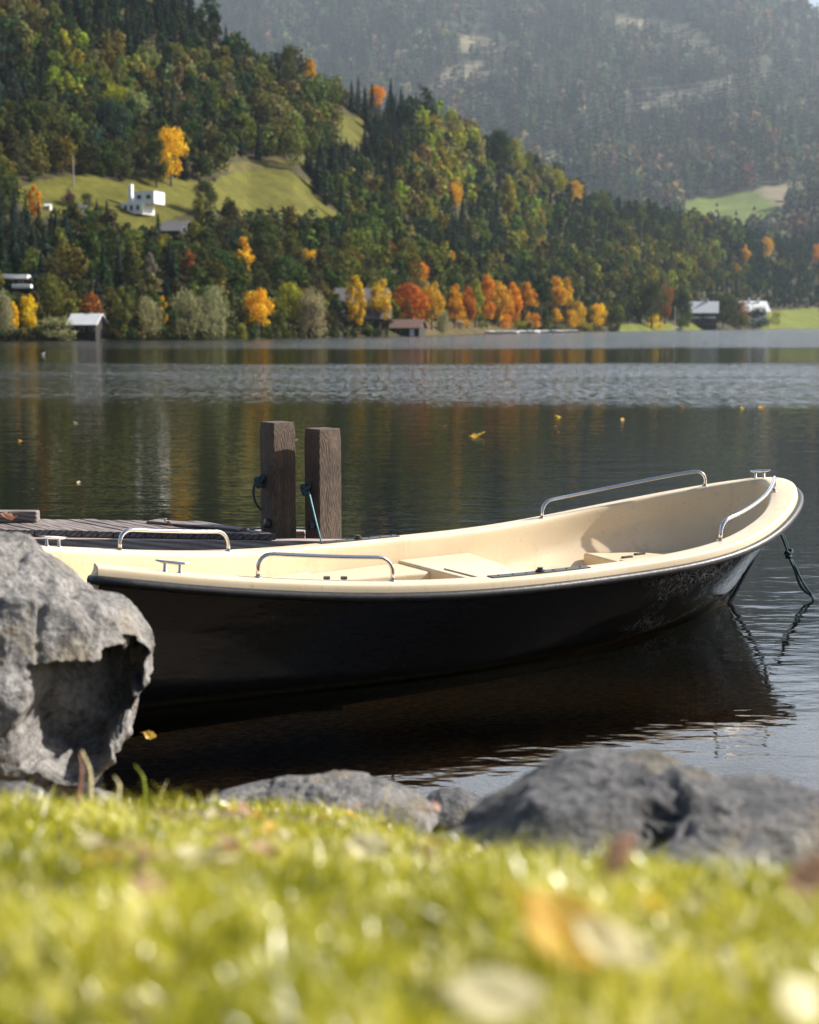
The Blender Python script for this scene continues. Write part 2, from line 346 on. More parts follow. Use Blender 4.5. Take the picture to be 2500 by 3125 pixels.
for i in range(P.shape[0]):
    for j in range(P.shape[1]):
        px, t = P[i, j], T[i, j]; tt = min(t, 1)
        if t < 0:
            row, D = mtn(px, 0); q = at(px, row, D); k = t/.6; q = Vector((q.x*(1+.2*k), q.y*(1+.2*k), q.z*(1+k)-3*abs(k)))
        else:
            row, D = mtn(px, tt); q = at(px, row, D)
        if t > 1: q = Vector((q.x*t, q.y*t, q.z*(1-(t-1)*2)))
        V[i, j] = q; row = float(row)
        if any(inpoly(px, row, z) for z in FIELDS): C[i, j] = (.12, .16, .035)
        elif any(inpoly(px, row, z) for z in PALE): C[i, j] = (.19, .165, .12)
        elif any(inpoly(px, row, z) for z in CLEAR): C[i, j] = (.15, .138, .10)
        else: C[i, j] = (.035, .037, .025)
tag(mesh_np('mountain', V.reshape(-1, 3), grid_faces(*P.shape), ground_mat('mountain_ground', .3, .02), smooth=True, col=C.reshape(-1, 3)), kind='structure')

# ------------------------------------------------------------------ trees
def leaf_cloud(cents, rads, n, size, r, squash=1.0, droop=0):
    """n leaf sprays as quads spread over the shells of the clumps"""
    w = rads**2; w = w/w.sum(); idx = r.choice(len(rads), n, p=w)
    d = r.normal(size=(n, 3)); d /= np.linalg.norm(d, axis=1)[:, None]
    rad = rads[idx]*r.uniform(.55, 1.08, n)
    c = cents[idx]+d*rad[:, None]*np.array([1, 1, squash])
    if droop: c[:, 2] -= droop*r.uniform(0, 1, n)*rad
    nr = d+r.normal(size=(n, 3))*.30; nr /= np.linalg.norm(nr, axis=1)[:, None]
    up = r.normal(size=(n, 3)); a = np.cross(nr, up); a /= np.linalg.norm(a, axis=1)[:, None]; b = np.cross(nr, a)
    if droop: b = np.tile([0, 0, 1.], (n, 1)); a = np.cross(nr, b); a /= np.linalg.norm(a, axis=1)[:, None]+1e-6
    s = size*r.uniform(.6, 1.4, n)[:, None]; sb = s*(2.2 if droop else .8)
    V = np.stack([c-a*s, c-b*sb, c+a*s, c+b*sb], 1).reshape(-1, 3)
    Fc = np.arange(4*n).reshape(-1, 4)
    tint = np.clip(.5+.22*r.normal(size=n)+.12*np.sin(idx*2.4), 0, 1)
    return V, Fc, tint
def broad_crown(seed, n, size, wid=.36, base=.14, kind='round'):
    r = np.random.default_rng(seed); K = {'round': 26, 'oval': 24, 'willow': 30, 'bush': 16}[kind]
    cents, rads = [], []
    for k in range(K):
        zz = r.uniform(0, 1)
        if kind == 'bush': prof = math.sqrt(max(.05, 1-(zz)**2)); z = base+zz*(.9-base)
        elif kind == 'oval': prof = math.sin(math.pi*min(1, .12+.86*zz))**.8; z = base+.05+zz*(.86-base)
        else: prof = math.sin(math.pi*min(1, .2+.74*zz))**.6; z = base+.08+zz*(.78-base)
        a = r.uniform(0, 2*math.pi); q = wid*prof*math.sqrt(r.uniform(.1, 1))*.78
        rr = wid*r.uniform(.26, .46)*(.75+.35*prof)
        cents.append((q*math.cos(a), q*math.sin(a), z)); rads.append(rr)
    cents = np.array(cents); rads = np.array(rads)
    zmax = (cents[:, 2]+rads).max(); V, Fc, ti = leaf_cloud(cents, rads, n, size, r, 1.0 if kind != 'willow' else 1.25, .9 if kind == 'willow' else 0)
    V[:, 2] *= 1/max(zmax, .5); V[:, 2] = np.maximum(V[:, 2], .01)
    return V, Fc, ti
def spruce_crown(seed, tiers=15, wid=.17, per=13):
    r = np.random.default_rng(seed); V = []; T_ = []
    for k in range(tiers):
        f = k/tiers; z = .08+.92*f; rad = wid*(1-f)**.85*(r.uniform(.8, 1.15))+.012
        m = max(5, int(per*(1-.55*f)))
        for j in range(m):
            a = 2*math.pi*(j+r.uniform(-.4, .4))/m; rr = rad*r.uniform(.7, 1.15); da = .55*math.pi/m+.1
            top = z+.055*r.uniform(.7, 1.5); lo = z-.035*r.uniform(.5, 1.6)
            V += [(0, 0, top), (rr*.75*math.cos(a-da), rr*.75*math.sin(a-da), lo+.012), (rr*math.cos(a), rr*math.sin(a), lo-.012), (rr*.75*math.cos(a+da), rr*.75*math.sin(a+da), lo+.012)]
            T_.append(np.clip(r.normal(.5, .2), 0, 1))
    return np.array(V), np.arange(len(V)).reshape(-1, 4), np.array(T_)
def hidden(o): bpy.data.objects.remove(o); return None
def proto(name, data, mat):
    o = mesh_np(name, data[0], data[1], mat, tint=data[2]); me = o.data; bpy.data.objects.remove(o); return me
HILL_B = [proto('crown', broad_crown(s, 900, .030, wid=w, base=.1, kind=k), M_LEAF) for s, w, k in
          ((1, .36, 'round'), (2, .32, 'round'), (3, .28, 'oval'), (4, .25, 'oval'), (5, .4, 'round'), (6, .30, 'oval'), (7, .34, 'round'), (8, .22, 'oval'))]
SHORE_B = {'round': [proto('crown', broad_crown(s, 3400, .0165, wid=.36, base=.16, kind='round'), M_LEAF) for s in (11, 12, 13, 14)],
           'oval': [proto('crown', broad_crown(s, 3000, .0165, wid=.24, base=.12, kind='oval'), M_LEAF) for s in (21, 22, 23, 24)],
           'willow': [proto('crown', broad_crown(s, 3600, .010, wid=.40, base=.05, kind='willow'), M_LEAF) for s in (31, 32, 33)],
           'bush': [proto('crown', broad_crown(s, 1500, .03, wid=.6, base=.0, kind='bush'), M_LEAF) for s in (41, 42, 43)]}
HILL_S = [proto('crown', spruce_crown(s, 16, w), M_NEEDLE) for s, w in ((51, .22), (52, .19), (53, .25), (54, .20))]
def trunk_mesh(seed, limbs=True):
    r = random.Random(seed); b = MB()
    b.tube([(0, 0, -.05), (.01, 0, .12), (r.uniform(-.02, .02), r.uniform(-.02, .02), .35), (r.uniform(-.03, .03), r.uniform(-.03, .03), .7)], [.028, .022, .016, .005], 7)
    for k in range(6):
        a = r.uniform(0, 6.28); z = r.uniform(.15, .45); l = r.uniform(.12, .24)
        b.tube([(0, 0, z), (l*.5*math.cos(a), l*.5*math.sin(a), z+l*.5), (l*math.cos(a), l*math.sin(a), z+l*1.1)], [.011, .007, .003], 5)
    o = b.build('trunk', M_BARK); me = o.data; bpy.data.objects.remove(o); return me
TRUNKS = [trunk_mesh(s) for s in (1, 2, 3)]
COLS = {'olive': (.125, .135, .030), 'dark_olive': (.060, .072, .024), 'dark_green': (.034, .056, .026), 'tan': (.20, .175, .065), 'yellow': (.74, .48, .025), 'gold': (.58, .34, .03),
        'orange': (.60, .25, .022), 'red': (.46, .12, .018), 'willow': (.29, .265, .14), 'grey': (.19, .175, .14), 'spruce': (.018, .030, .021), 'yellow_green': (.28, .27, .035), 'purple': (.08, .045, .05), 'brown': (.24, .09, .03), 'blue_green': (.034, .062, .040)}
WORD = {'olive': 'olive green', 'dark_olive': 'dark olive', 'dark_green': 'dark green', 'tan': 'pale tan', 'yellow': 'bright yellow', 'gold': 'golden', 'orange': 'orange', 'red': 'red', 'willow': 'silvery grey-green',
        'grey': 'greyish', 'spruce': 'blackish green', 'yellow_green': 'yellow-green', 'purple': 'dark purple', 'brown': 'rusty brown', 'blue_green': 'bluish green'}
def jit(c, r, a=.16): return tuple(max(.003, x*(1+r.uniform(-a, a))) for x in c)
tr_r = random.Random(5)
def shore_tree(px, row, hpx, wpx, colr, kind, label, name='broadleaf_tree', cat='tree', group=None, second=None):
    p, t = hill_pt(px, row); H = hpx*p.y/F*1.03
    nat = {'round': .76, 'oval': .52, 'willow': .84, 'bush': 1.3}[kind]
    W = wpx*p.y/F*1.03/nat
    root = empty(name, p, tr_r.uniform(0, 6.28)); tag(root, label, cat, group)
    cr = bpy.data.objects.new('crown', tr_r.choice(SHORE_B[kind])); COL.objects.link(cr); cr.parent = root; cr.scale = (W, W, H); cr.color = (*jit(COLS[colr], tr_r, .08), 1)
    if kind != 'bush':
        tk = bpy.data.objects.new('trunk', tr_r.choice(TRUNKS)); COL.objects.link(tk); tk.parent = root; tk.scale = (H*.9, H*.9, H*.95)
    return root
G_ROW = 'autumn trees in the row behind the small marina'
HEROES = [
 (5, 1034, 150, 80, 'willow', 'willow', 'silvery willow cut by the left edge of the picture', 'willow_tree'),
 (42, 1024, 100, 40, 'yellow', 'oval', 'slim yellow tree beside the willow at the left edge'),
 (87, 1020, 118, 72, 'yellow', 'round', 'vivid yellow-orange tree left of the lakeside cabin'),
 (155, 988, 150, 120, 'olive', 'round', 'broad olive tree behind the reedy bush left of the cabin'),
 (180, 1036, 70, 170, 'willow', 'bush', 'wide reedy bush at the waterline in front of the cabin', 'bush'),
 (372, 1034, 155, 74, 'olive', 'oval', 'olive tree with rusty top just right of the lakeside cabin'),
 (455, 1032, 128, 92, 'willow', 'willow', 'small grey willow between the cabin and the big double willow', 'willow_tree'),
 (495, 1012, 105, 44, 'gold', 'oval', 'narrow golden tree peeping out behind the small grey willow'),
 (572, 1035, 152, 125, 'willow', 'willow', 'big grey-green willow, left half of the double willow', 'willow_tree'),
 (652, 1035, 165, 112, 'willow', 'willow', 'big grey-green willow, taller right half of the double willow', 'willow_tree'),
 (739, 1034, 44, 38, 'yellow_green', 'bush', 'little yellow-green bush left of the round yellow tree', 'bush'),
 (788, 1028, 146, 98, 'yellow', 'round', 'round bright yellow tree alone at the waterline'),
 (862, 1030, 92, 42, 'olive', 'oval', 'small pointed olive tree right of the round yellow tree'),
 (880, 1002, 138, 95, 'yellow_green', 'round', 'yellow-green tree behind the grey tree at the water'),
 (955, 1029, 150, 108, 'willow', 'willow', 'tall grey weeping willow left of the dark boathouse', 'willow_tree'),
 (1085, 1014, 168, 72, 'gold', 'oval', 'tall sparse golden tree standing before the grey roof'),
 (1160, 1016, 160, 80, 'gold', 'oval', 'tall golden tree right of the grey roof'),
 (1250, 1006, 140, 135, 'red', 'round', 'wide red maple above the small boathouse'),
 (1318, 1008, 146, 76, 'gold', 'round', 'yellow-orange tree touching the red maple'),
 (1352, 1017, 72, 48, 'willow', 'willow', 'small pale willow at the water in front of the yellow-orange tree', 'willow_tree'),
 (1388, 1002, 132, 58, 'orange', 'oval', 'orange tree, first of the row behind the marina', None, G_ROW),
 (1426, 1002, 124, 58, 'red', 'oval', 'fiery red tree, second in the marina row', None, G_ROW),
 (1450, 1000, 142, 66, 'yellow_green', 'oval', 'yellow-green tree between the fiery red and the tall orange one', None, G_ROW),
 (1487, 1001, 158, 71, 'orange', 'oval', 'tall orange tree of the marina row, left of two amber ones', None, G_ROW),
 (1524, 1000, 138, 68, 'gold', 'oval', 'amber tree in the middle of the marina row', None, G_ROW),
 (1548, 1001, 112, 50, 'orange', 'oval', 'short orange tree squeezed into the marina row', None, G_ROW),
 (1566, 1000, 134, 63, 'orange', 'oval', 'deep orange tree left of the last orange one in the marina row', None, G_ROW),
 (1607, 1001, 136, 73, 'orange', 'oval', 'orange tree directly left of the dark green tree of the marina row', None, G_ROW),
 (1651, 1004, 162, 92, 'dark_green', 'oval', 'dark green tree standing out in the marina row', None, G_ROW),
 (1692, 1001, 152, 79, 'gold', 'oval', 'tan-gold tree right of the dark green one in the marina row', None, G_ROW),
 (1726, 1002, 148, 66, 'gold', 'oval', 'bright golden tree, last tall one of the marina row', None, G_ROW),
 (1764, 1003, 84, 54, 'gold', 'round', 'low golden tree just past the marina row'),
 (1824, 1006, 78, 66, 'yellow', 'round', 'low yellow tree between marina row and bare slope'),
 (1782, 1009, 38, 60, 'yellow_green', 'bush', 'yellow-green bush at the right end of the moored boats', 'bush'),
 (1988, 1002, 146, 108, 'dark_olive', 'round', 'round olive tree with orange top left of the sailboat'),
 (2030, 990, 120, 60, 'brown', 'round', 'rusty tree pressed against the round olive tree'),
 (1996, 1006, 48, 60, 'yellow', 'bush', 'yellow bush at the foot of the round olive tree', 'bush'),
 (2085, 1004, 46, 62, 'dark_olive', 'bush', 'olive bush between sailboat and brown chalet', 'bush'),
 (2205, 1006, 105, 112, 'dark_olive', 'round', 'dark tree with red tinge in front of the two chalets'),
 (2262, 1003, 84, 52, 'brown', 'round', 'reddish brown tree at the right flank of the dark tree'),
 (2308, 1006, 70, 92, 'dark_green', 'bush', 'dark bush at the water right of the white-roofed chalet', 'bush'),
 (2150, 1006, 52, 70, 'dark_green', 'bush', 'dark green bush at the water below the brown chalet', 'bush'),
 (2262, 1006, 60, 60, 'olive', 'bush', 'olive bush at the water below the white chalet', 'bush'),
 (2085, 985, 100, 60, 'dark_green', 'round', 'dark green tree at the left wall of the brown chalet'),
 (2368, 990, 40, 38, 'yellow_green', 'bush', 'pale bush standing on the lakeside lawn', 'bush'),
 (524, 568, 172, 104, 'yellow', 'round', 'large yellow tree above the white house'),
 (478, 572, 150, 80, 'dark_olive', 'round', 'dark olive tree hugging the large yellow tree above the white house'),
 (210, 325, 100, 52, 'yellow_green', 'oval', 'slim yellow tree in the dark wood of the upper left slope'),
 (345, 355, 100, 115, 'yellow_green', 'round', 'wide yellow-green tree on the upper left slope'),
 (340, 440, 135, 115, 'blue_green', 'round', 'big green tree below the wide yellow-green one on the upper left slope'),
 (945, 285, 100, 62, 'gold', 'oval', 'orange-yellow tree on the skyline beside the dark round one'),
 (882, 270, 128, 76, 'dark_olive', 'round', 'dark round tree on the skyline beside the orange-yellow one'),
 (1152, 338, 74, 62, 'orange', 'round', 'orange tree on the skyline above the small upper meadow'),
 (208, 625, 50, 62, 'purple', 'bush', 'dark purple bush on the meadow left of the white house', 'bush'),
 (108, 672, 102, 54, 'orange', 'oval', 'orange pointed tree below the meadow on the left'),
 (265, 635, 45, 50, 'dark_green', 'bush', 'dark green bush between purple bush and white house', 'bush'),
 (630, 665, 110, 90, 'dark_olive', 'round', 'dark olive tree between white house and big meadow'),
 (700, 668, 65, 45, 'olive', 'oval', 'small olive tree at the lower left rim of the big meadow'),
 (942, 835, 75, 72, 'gold', 'round', 'golden round tree in the wood below the big meadow'),
 (575, 862, 100, 56, 'brown', 'oval', 'rusty brown tree in the wood below the grey roof'),
 (458, 872, 98, 46, 'grey', 'oval', 'bare grey tree in the wood above the lakeside cabin'),
 (495, 838, 108, 52, 'yellow_green', 'oval', 'yellow-green tree in the wood above the bare grey tree'),
 (1572, 540, 112, 92, 'yellow_green', 'round', 'yellow-green tree on the ridge at the foot of the mountain'),
 (1525, 520, 120, 110, 'dark_green', 'round', 'large dark green tree on the ridge left of the yellow-green one'),
 (1752, 628, 74, 66, 'gold', 'round', 'golden tree on the ridge before the far green field'),
 (1700, 600, 80, 70, 'yellow_green', 'round', 'yellow-green tree on the ridge next to the golden one'),
 (1552, 690, 150, 52, 'yellow_green', 'oval', 'tall yellow-green tree halfway up the middle slope'),
 (1388, 645, 90, 58, 'gold', 'round', 'golden tree halfway up the middle slope'),
 (1305, 695, 90, 62, 'yellow_green', 'round', 'yellow-green tree left of the dark firs on the middle slope'),
 (1380, 832, 62, 36, 'gold', 'oval', 'small golden tree below the dark firs'),
 (1276, 875, 80, 70, 'orange', 'round', 'orange tree uphill of the red maple'),
 (1225, 850, 80, 60, 'olive', 'round', 'olive tree uphill of the red maple, further left'),
 (1190, 800, 60, 50, 'brown', 'round', 'rusty tree highest above the red maple'),
 (2270, 806, 58, 44, 'gold', 'oval', 'golden tree in the dark wood below the far green field'),
 (2340, 795, 70, 50, 'gold', 'round', 'amber tree in the dark wood right of the golden one'),
 (2490, 805, 60, 40, 'orange', 'round', 'orange tree in the dark wood at the right edge'),
]
hero_px = []
for h in HEROES:
    px, row, hp, wp, colr, kind, lab = h[:7]; nm = (h[7] if len(h) > 7 else None) or 'broadleaf_tree'
    shore_tree(px, row, hp, wp, colr, kind, lab, nm, 'bush' if nm == 'bush' else 'tree', h[8] if len(h) > 8 else None)
    hero_px.append((px, row, hp, wp))

for i_, (px_, hp_, wp_, c_) in enumerate(((1405, 52, 60, 'gold'), (1468, 40, 50, 'olive'), (1540, 44, 60, 'orange'), (1585, 36, 50, 'yellow_green'), (1628, 46, 56, 'orange'), (1675, 40, 54, 'olive'), (1745, 50, 60, 'gold'))):
    shore_tree(px_, 1001, hp_, wp_, c_, 'bush', WORD[c_]+' shrub under the marina tree row, '+['leftmost', 'second', 'third', 'middle', 'third from the right', 'second from the right', 'rightmost'][i_]+' of seven', 'bush', 'bush', 'shrubs under the marina row')
# the wood on the slope: what grows where
ZONES = [  # px, row, rx, ry, {kind/colour: weight}
 (450, 80, 280, 110, {'S': 4.8, 'dark_green': 2}), (120, 110, 150, 90, {'olive': 5, 'tan': 3, 'dark_olive': 2}), (60, 300, 180, 120, {'S': 3.0, 'dark_olive': 2, 'blue_green': 2}),
 (260, 260, 120, 110, {'olive': 4, 'yellow_green': 2, 'dark_olive': 2}), (60, 480, 150, 80, {'olive': 4, 'dark_olive': 3, 'gold': 0.06}), (300, 470, 150, 90, {'dark_olive': 4, 'blue_green': 2, 'gold': 0.07, 'S': 0.6}),
 (560, 200, 160, 90, {'dark_green': 3, 'tan': 2, 'S': 1.8, 'olive': 2}), (750, 330, 230, 110, {'tan': 3, 'dark_green': 2, 'olive': 4, 'dark_olive': 2, 'S': 0.6, 'gold': 0.04}), (700, 450, 260, 50, {'dark_olive': 4, 'S': 1.8, 'olive': 2}),
 (950, 400, 90, 80, {'tan': 3, 'dark_olive': 4, 'olive': 2}), (1170, 460, 90, 130, {'S': 4.8}), (1080, 540, 90, 90, {'S': 4.2, 'dark_green': 2}), (1200, 620, 110, 90, {'olive': 3, 'dark_olive': 3, 'tan': 1}),
 (200, 760, 240, 90, {'dark_olive': 5, 'S': 2.4, 'olive': 2}), (60, 800, 120, 60, {'S': 4.2, 'dark_green': 2}), (500, 780, 150, 120, {'dark_olive': 4, 'S': 1.2, 'olive': 3, 'brown': .1}), (850, 760, 220, 120, {'dark_olive': 6, 'dark_green': 2, 'olive': 2, 'gold': 0.04}),
 (1100, 850, 160, 110, {'dark_olive': 4, 'olive': 3, 'gold': 0.08, 'orange': .15}), (1380, 520, 120, 120, {'yellow_green': 4, 'tan': 4, 'dark_olive': 2, 'gold': 0.10}), (1300, 430, 60, 80, {'olive': 3, 'dark_green': 4}),
 (1520, 590, 120, 90, {'dark_green': 4, 'olive': 2, 'tan': 1}), (1430, 770, 170, 110, {'S': 3.6, 'dark_green': 3, 'olive': 1}), (1600, 720, 60, 110, {'yellow_green': 3, 'olive': 4}), (1350, 880, 150, 60, {'olive': 4, 'dark_olive': 3, 'yellow_green': 1, 'gold': 0.04}),
 (1620, 900, 160, 60, {'olive': 4, 'dark_green': 4}), (1750, 740, 130, 110, {'dark_green': 6, 'S': 1.8, 'olive': 1}), (1960, 700, 160, 70, {'dark_green': 5, 'olive': 2, 'S': 1.2}), (2020, 830, 160, 100, {'olive': 4, 'dark_olive': 4, 'S': 1.2, 'yellow_green': 1}),
 (1820, 880, 130, 110, {'dark_olive': 6, 'olive': 3}), (2180, 780, 90, 100, {'olive': 3, 'yellow_green': 2, 'dark_green': 3}), (2380, 850, 170, 130, {'S': 3.6, 'blue_green': 6, 'olive': .6}), (2400, 700, 160, 60, {'dark_green': 5, 'blue_green': 4, 'gold': 0.04})]
def zone_kind(px, row, r):
    best = []
    for z in ZONES:
        d = ((px-z[0])/z[2])**2+((row-z[1])/z[3])**2; best.append((math.exp(-d*1.3), z[4]))
    tot = sum(b for b, _ in best)
    if tot < 1e-4: return 'dark_olive'
    u = r.uniform(0, tot)
    for b, dct in best:
        u -= b
        if u <= 0: break
    ks = list(dct); return r.choices(ks, [dct[k] for k in ks])[0]
def place_word(px, row):
    if px < 600: a = 'high on the left slope' if row < 250 else 'on the left slope above the white house' if row < 600 else 'in the wood between white house and shore' if row < 880 else 'in the thicket behind the left shore'
    elif px < 1150: a = 'on the long wooded slope above the big meadow' if row < 560 else 'in the wood below the big meadow' if row < 880 else 'in the thicket behind the yellow shore tree'
    elif px < 1650: a = 'on the ridge right of the big meadow' if row < 560 else 'halfway up the middle slope' if row < 780 else 'just uphill of the marina row'
    elif px < 2150: a = 'on the low ridge before the mountain' if row < 740 else 'on the slope right of the marina row'
    else: a = 'in the dark wood at the right end of the lake'
    return a
fr = random.Random(11); spots = []
row = 1000.0; cand = []
for _ in range(26000):
    px = fr.uniform(-420, 2900); t = fr.uniform(.015, 1.0)
    row = float(hill_row(px, t)); D = float(hill_D(px, t))
    if row < -200: continue
    cand.append((px, row, D))
taken = {}
def ok_spot(px, row, hpx, sp):
    gx, gy = int(px//60), int(row//60)
    for a in (-1, 0, 1):
        for b in (-1, 0, 1):
            for (qx, qy) in taken.get((gx+a, gy+b), ()):
                if ((qx-px)/sp)**2+((qy-row)/(sp*.85))**2 < 1: return False
    for M_ in MEADOWS:
        for k in (0, .3, .6):
            if inpoly(px, row-k*hpx, M_): return False
    for (qx, qy, hp, wp) in hero_px:
        if qy > 985 or True:
            if abs(px-qx) < wp*.42 and 0 <= row-qy < hpx*(1.15 if qy > 985 else .5): return False
            if abs(px-qx) < 12 and abs(row-qy) < 12: return False
    for (x0, y0, x1, y1) in ((355, 545, 480, 636), (490, 655, 590, 720), (0, 835, 85, 900), (190, 930, 335, 1030), (1180, 955, 1310, 1020), (2080, 885, 2345, 1000), (130, 605, 160, 650), (225, 620, 275, 660)):
        if x0 < px < x1 and row > y1-14 and row-hpx*.8 < y1: return False
    return True
ind = []
for px, row, D in cand:
    k = zone_kind(px, row, fr)
    Hm = fr.uniform(7.2, 11.5)*np.interp(D, [190, 500, 1000], [.78, 1, 1.25])
    if row > 930: Hm *= .62
    hpx = Hm*F/D
    if not ok_spot(px, row, hpx, max(13, hpx*(.29 if k != 'S' else .23))): continue
    taken.setdefault((int(px//60), int(row//60)), []).append((px, row)); ind.append((px, row, D, k, Hm, hpx))
vis = [s for s in ind if -30 < s[0] < 2530 and s[1]-s[5] < 1000 and s[1] > 10]
vb = sorted([s for s in vis if s[3] != 'S'], key=lambda s: -s[5])[:225]; vs_ = sorted([s for s in vis if s[3] == 'S'], key=lambda s: -s[5])[:280]
keep = set(id(s) for s in vb+vs_)
print('TREES', len(ind), 'visible', len(vis), 'broad', len([s for s in vis if s[3] != 'S']), 'spruce', len([s for s in vis if s[3] == 'S']))
stV, stF, stT, stC = [], [], [], []; off = 0
protoB = [broad_crown(60+s, 380, .046, wid=w, base=.08, kind=k) for s, w, k in ((1, .36, 'round'), (2, .3, 'oval'), (3, .33, 'round'), (4, .26, 'oval'))]
protoS = [spruce_crown(70+s, 11, w, 8) for s, w in ((1, .22), (2, .19), (3, .25))]
def add_stuff(lst, pv, loc, s, rz, col, zs=1):
    c, sn = math.cos(rz), math.sin(rz); V0 = pv[0]
    V_ = np.stack([(V0[:, 0]*c-V0[:, 1]*sn)*s+loc[0], (V0[:, 0]*sn+V0[:, 1]*c)*s+loc[1], V0[:, 2]*s*zs+loc[2]], 1)
    lst[0].append(V_); lst[1].append(pv[1]+lst[4][0]); lst[2].append(pv[2]); lst[3].append(np.tile(col, (len(V_), 1))); lst[4][0] += len(V_)
lst = [stV, stF, stT, stC, [0]]
for s in ind:
    px, row, D, k, Hm, hpx = s; p, t = hill_pt(px, row); p.z -= .15
    if id(s) in keep:
        if k == 'S': me = fr.choice(HILL_S); nm = 'spruce_tree'; col = COLS['spruce']; lab = 'dark spruce ' + place_word(px, row); grp = 'spruces '+place_word(px, row)
        else: me = fr.choice(HILL_B); nm = 'broadleaf_tree'; col = COLS[k]; lab = WORD[k]+' broadleaf tree '+place_word(px, row); grp = WORD[k]+' trees '+place_word(px, row)
        o = bpy.data.objects.new(nm, me); COL.objects.link(o); o.location = p; o.rotation_euler = (0, 0, fr.uniform(0, 6.28))
        w = Hm*fr.uniform(.9, 1.2); o.scale = (w, w, Hm); o.color = (*jit(col, fr, .22), 1)
        tag(o, lab, 'spruce' if k == 'S' else 'tree', grp)
    else:
        pv = fr.choice(protoS if k == 'S' else protoB)
        add_stuff(lst, pv, p, Hm, fr.uniform(0, 6.28), jit(COLS['spruce' if k == 'S' else k], fr, .22))
for _ in range(4200):                          # undergrowth closes the gaps between the stems
    px = fr.uniform(-420, 2900); t = fr.uniform(.0, 1.0)**(1 if fr.random() < .6 else 4); row = float(hill_row(px, t)); D = float(hill_D(px, t))
    if row < -150 or any(inpoly(px, row-k, M_) for M_ in MEADOWS for k in (0, 14)): continue
    if any(x0-5 < px < x1+5 and y1-12 < row < y1+15 for (x0, y0, x1, y1) in ((355, 545, 480, 660), (490, 655, 590, 715), (0, 835, 85, 880), (200, 930, 335, 1040), (1190, 955, 1310, 1025), (2090, 885, 2340, 1000))): continue
    p, t = hill_pt(px, row); p.z -= .3
    add_stuff(lst, fr.choice(protoB), p, fr.uniform(1.4, 3.0), fr.uniform(0, 6.28), jit(COLS[fr.choice(['dark_olive', 'olive', 'dark_green', 'dark_olive', 'tan'])], fr, .25), .8)
tag(mesh_np('forest', np.concatenate(stV), np.concatenate(stF), M_FAR, tint=np.concatenate(stT), col=np.concatenate(stC)), 'smaller trees and undergrowth filling the wooded slope above the lake', 'forest', kind='stuff')

# far mountain forest: one mass of spruces with paler broadleaved patches
lst = [[], [], [], [], [0]]; protoF = [spruce_crown(80+s, 6, .19, 6) for s in range(4)]; protoG = [broad_crown(90+s, 70, .11, wid=.36, base=.05, kind='round') for s in range(3)]
fr = random.Random(3); cnt = 0
for _ in range(10500):
    px = fr.uniform(250, 3000) if fr.random() < .93 else fr.uniform(-300, 3800)
    t = fr.random()**.85
    row, D = mtn(px, t); row = float(row)
    if any(inpoly(px, row-k, z) for z in FIELDS+PALE for k in (0, 14)): continue
    clear = any(inpoly(px, row, z) for z in CLEAR)
    if clear and fr.random() < .86: continue
    if px < 700 and row > 300: continue
    g = noise.noise(Vector((px*.006, row*.009, 9)))
    p = at(px, row, float(D)); bl = fr.random() < (.55 if g > .18 else .12) or (row > 480 and px > 1900 and fr.random() < .35)
    if bl: add_stuff(lst, fr.choice(protoG), p, fr.uniform(18, 34), fr.uniform(0, 6), jit(fr.choice([(.12, .13, .07), (.19, .17, .10), (.08, .10, .06), (.16, .12, .06) if row > 480 else (.15, .14, .09)]), fr, .3))
    else: add_stuff(lst, fr.choice(protoF), p, fr.uniform(26, 52), fr.uniform(0, 6), jit(fr.choice([(.030, .044, .030), (.062, .078, .050), (.018, .028, .021)]), fr, .35))
    cnt += 1
tag(mesh_np('mountain_forest', np.concatenate(lst[0]), np.concatenate(lst[1]), M_FAR, tint=np.concatenate(lst[2]), col=np.concatenate(lst[3])), 'hazy spruce forest covering the far mountain', 'forest', kind='stuff')

# ------------------------------------------------------------------ haze
m, nt, out = new_mat('haze_air')
pv = nt.nodes.new('ShaderNodeVolumePrincipled'); pv.inputs['Color'].default_value = (.67, .79, .93, 1); pv.inputs['Density'].default_value = .000078; pv.inputs['Anisotropy'].default_value = .2
nt.links.new(pv.outputs[0], out.inputs['Volume'])
b = MB().box((0, 2135, 498), (8200, 4330, 1010)); hz = b.build('haze', m); tag(hz, kind='stuff')

# ------------------------------------------------------------------ boat
def spline(xs, ys, s):
    xs = np.array(xs, float); n = len(xs); hh = np.diff(xs); A = np.eye(n); r = np.zeros(n)
    for i in range(1, n-1):
        A[i, i-1] = hh[i-1]; A[i, i] = 2*(hh[i-1]+hh[i]); A[i, i+1] = hh[i]
        r[i] = 6*((ys[i+1]-ys[i])/hh[i]-(ys[i]-ys[i-1])/hh[i-1])
    m_ = np.linalg.solve(A, r); i = np.clip(np.searchsorted(xs, s)-1, 0, n-2); a = xs[i+1]-s; b_ = s-xs[i]; ys = np.array(ys)
    return (m_[i]*a**3+m_[i+1]*b_**3)/(6*hh[i])+(ys[i]/hh[i]-m_[i]*hh[i]/6)*a+(ys[i+1]/hh[i]-m_[i+1]*hh[i]/6)*b_
BX, BY, BP, BL = -1.8973, 7.6643, .56082, 5.4746
def half_w(s): return spline([0, .2, .4, .6, .8, 1], [.4692, .6831, .9268, 1.0517, 1.2237, 1.0358], s)*np.sqrt(np.clip(1-s**3.047, 0, 1))
def sheer(s): return spline([0, .25, .5, .75, 1], [.7229, .5474, .5096, .5746, .8397], s)
NS = 90
S_ = 1-(1-np.linspace(0, 1, NS))**2.0
def outline():
    u = S_*BL; b_ = half_w(S_); g = sheer(S_)
    near = np.stack([u, -b_, g], 1); far = np.stack([u, b_, g], 1)[::-1][1:]
    return np.vstack([near, far])
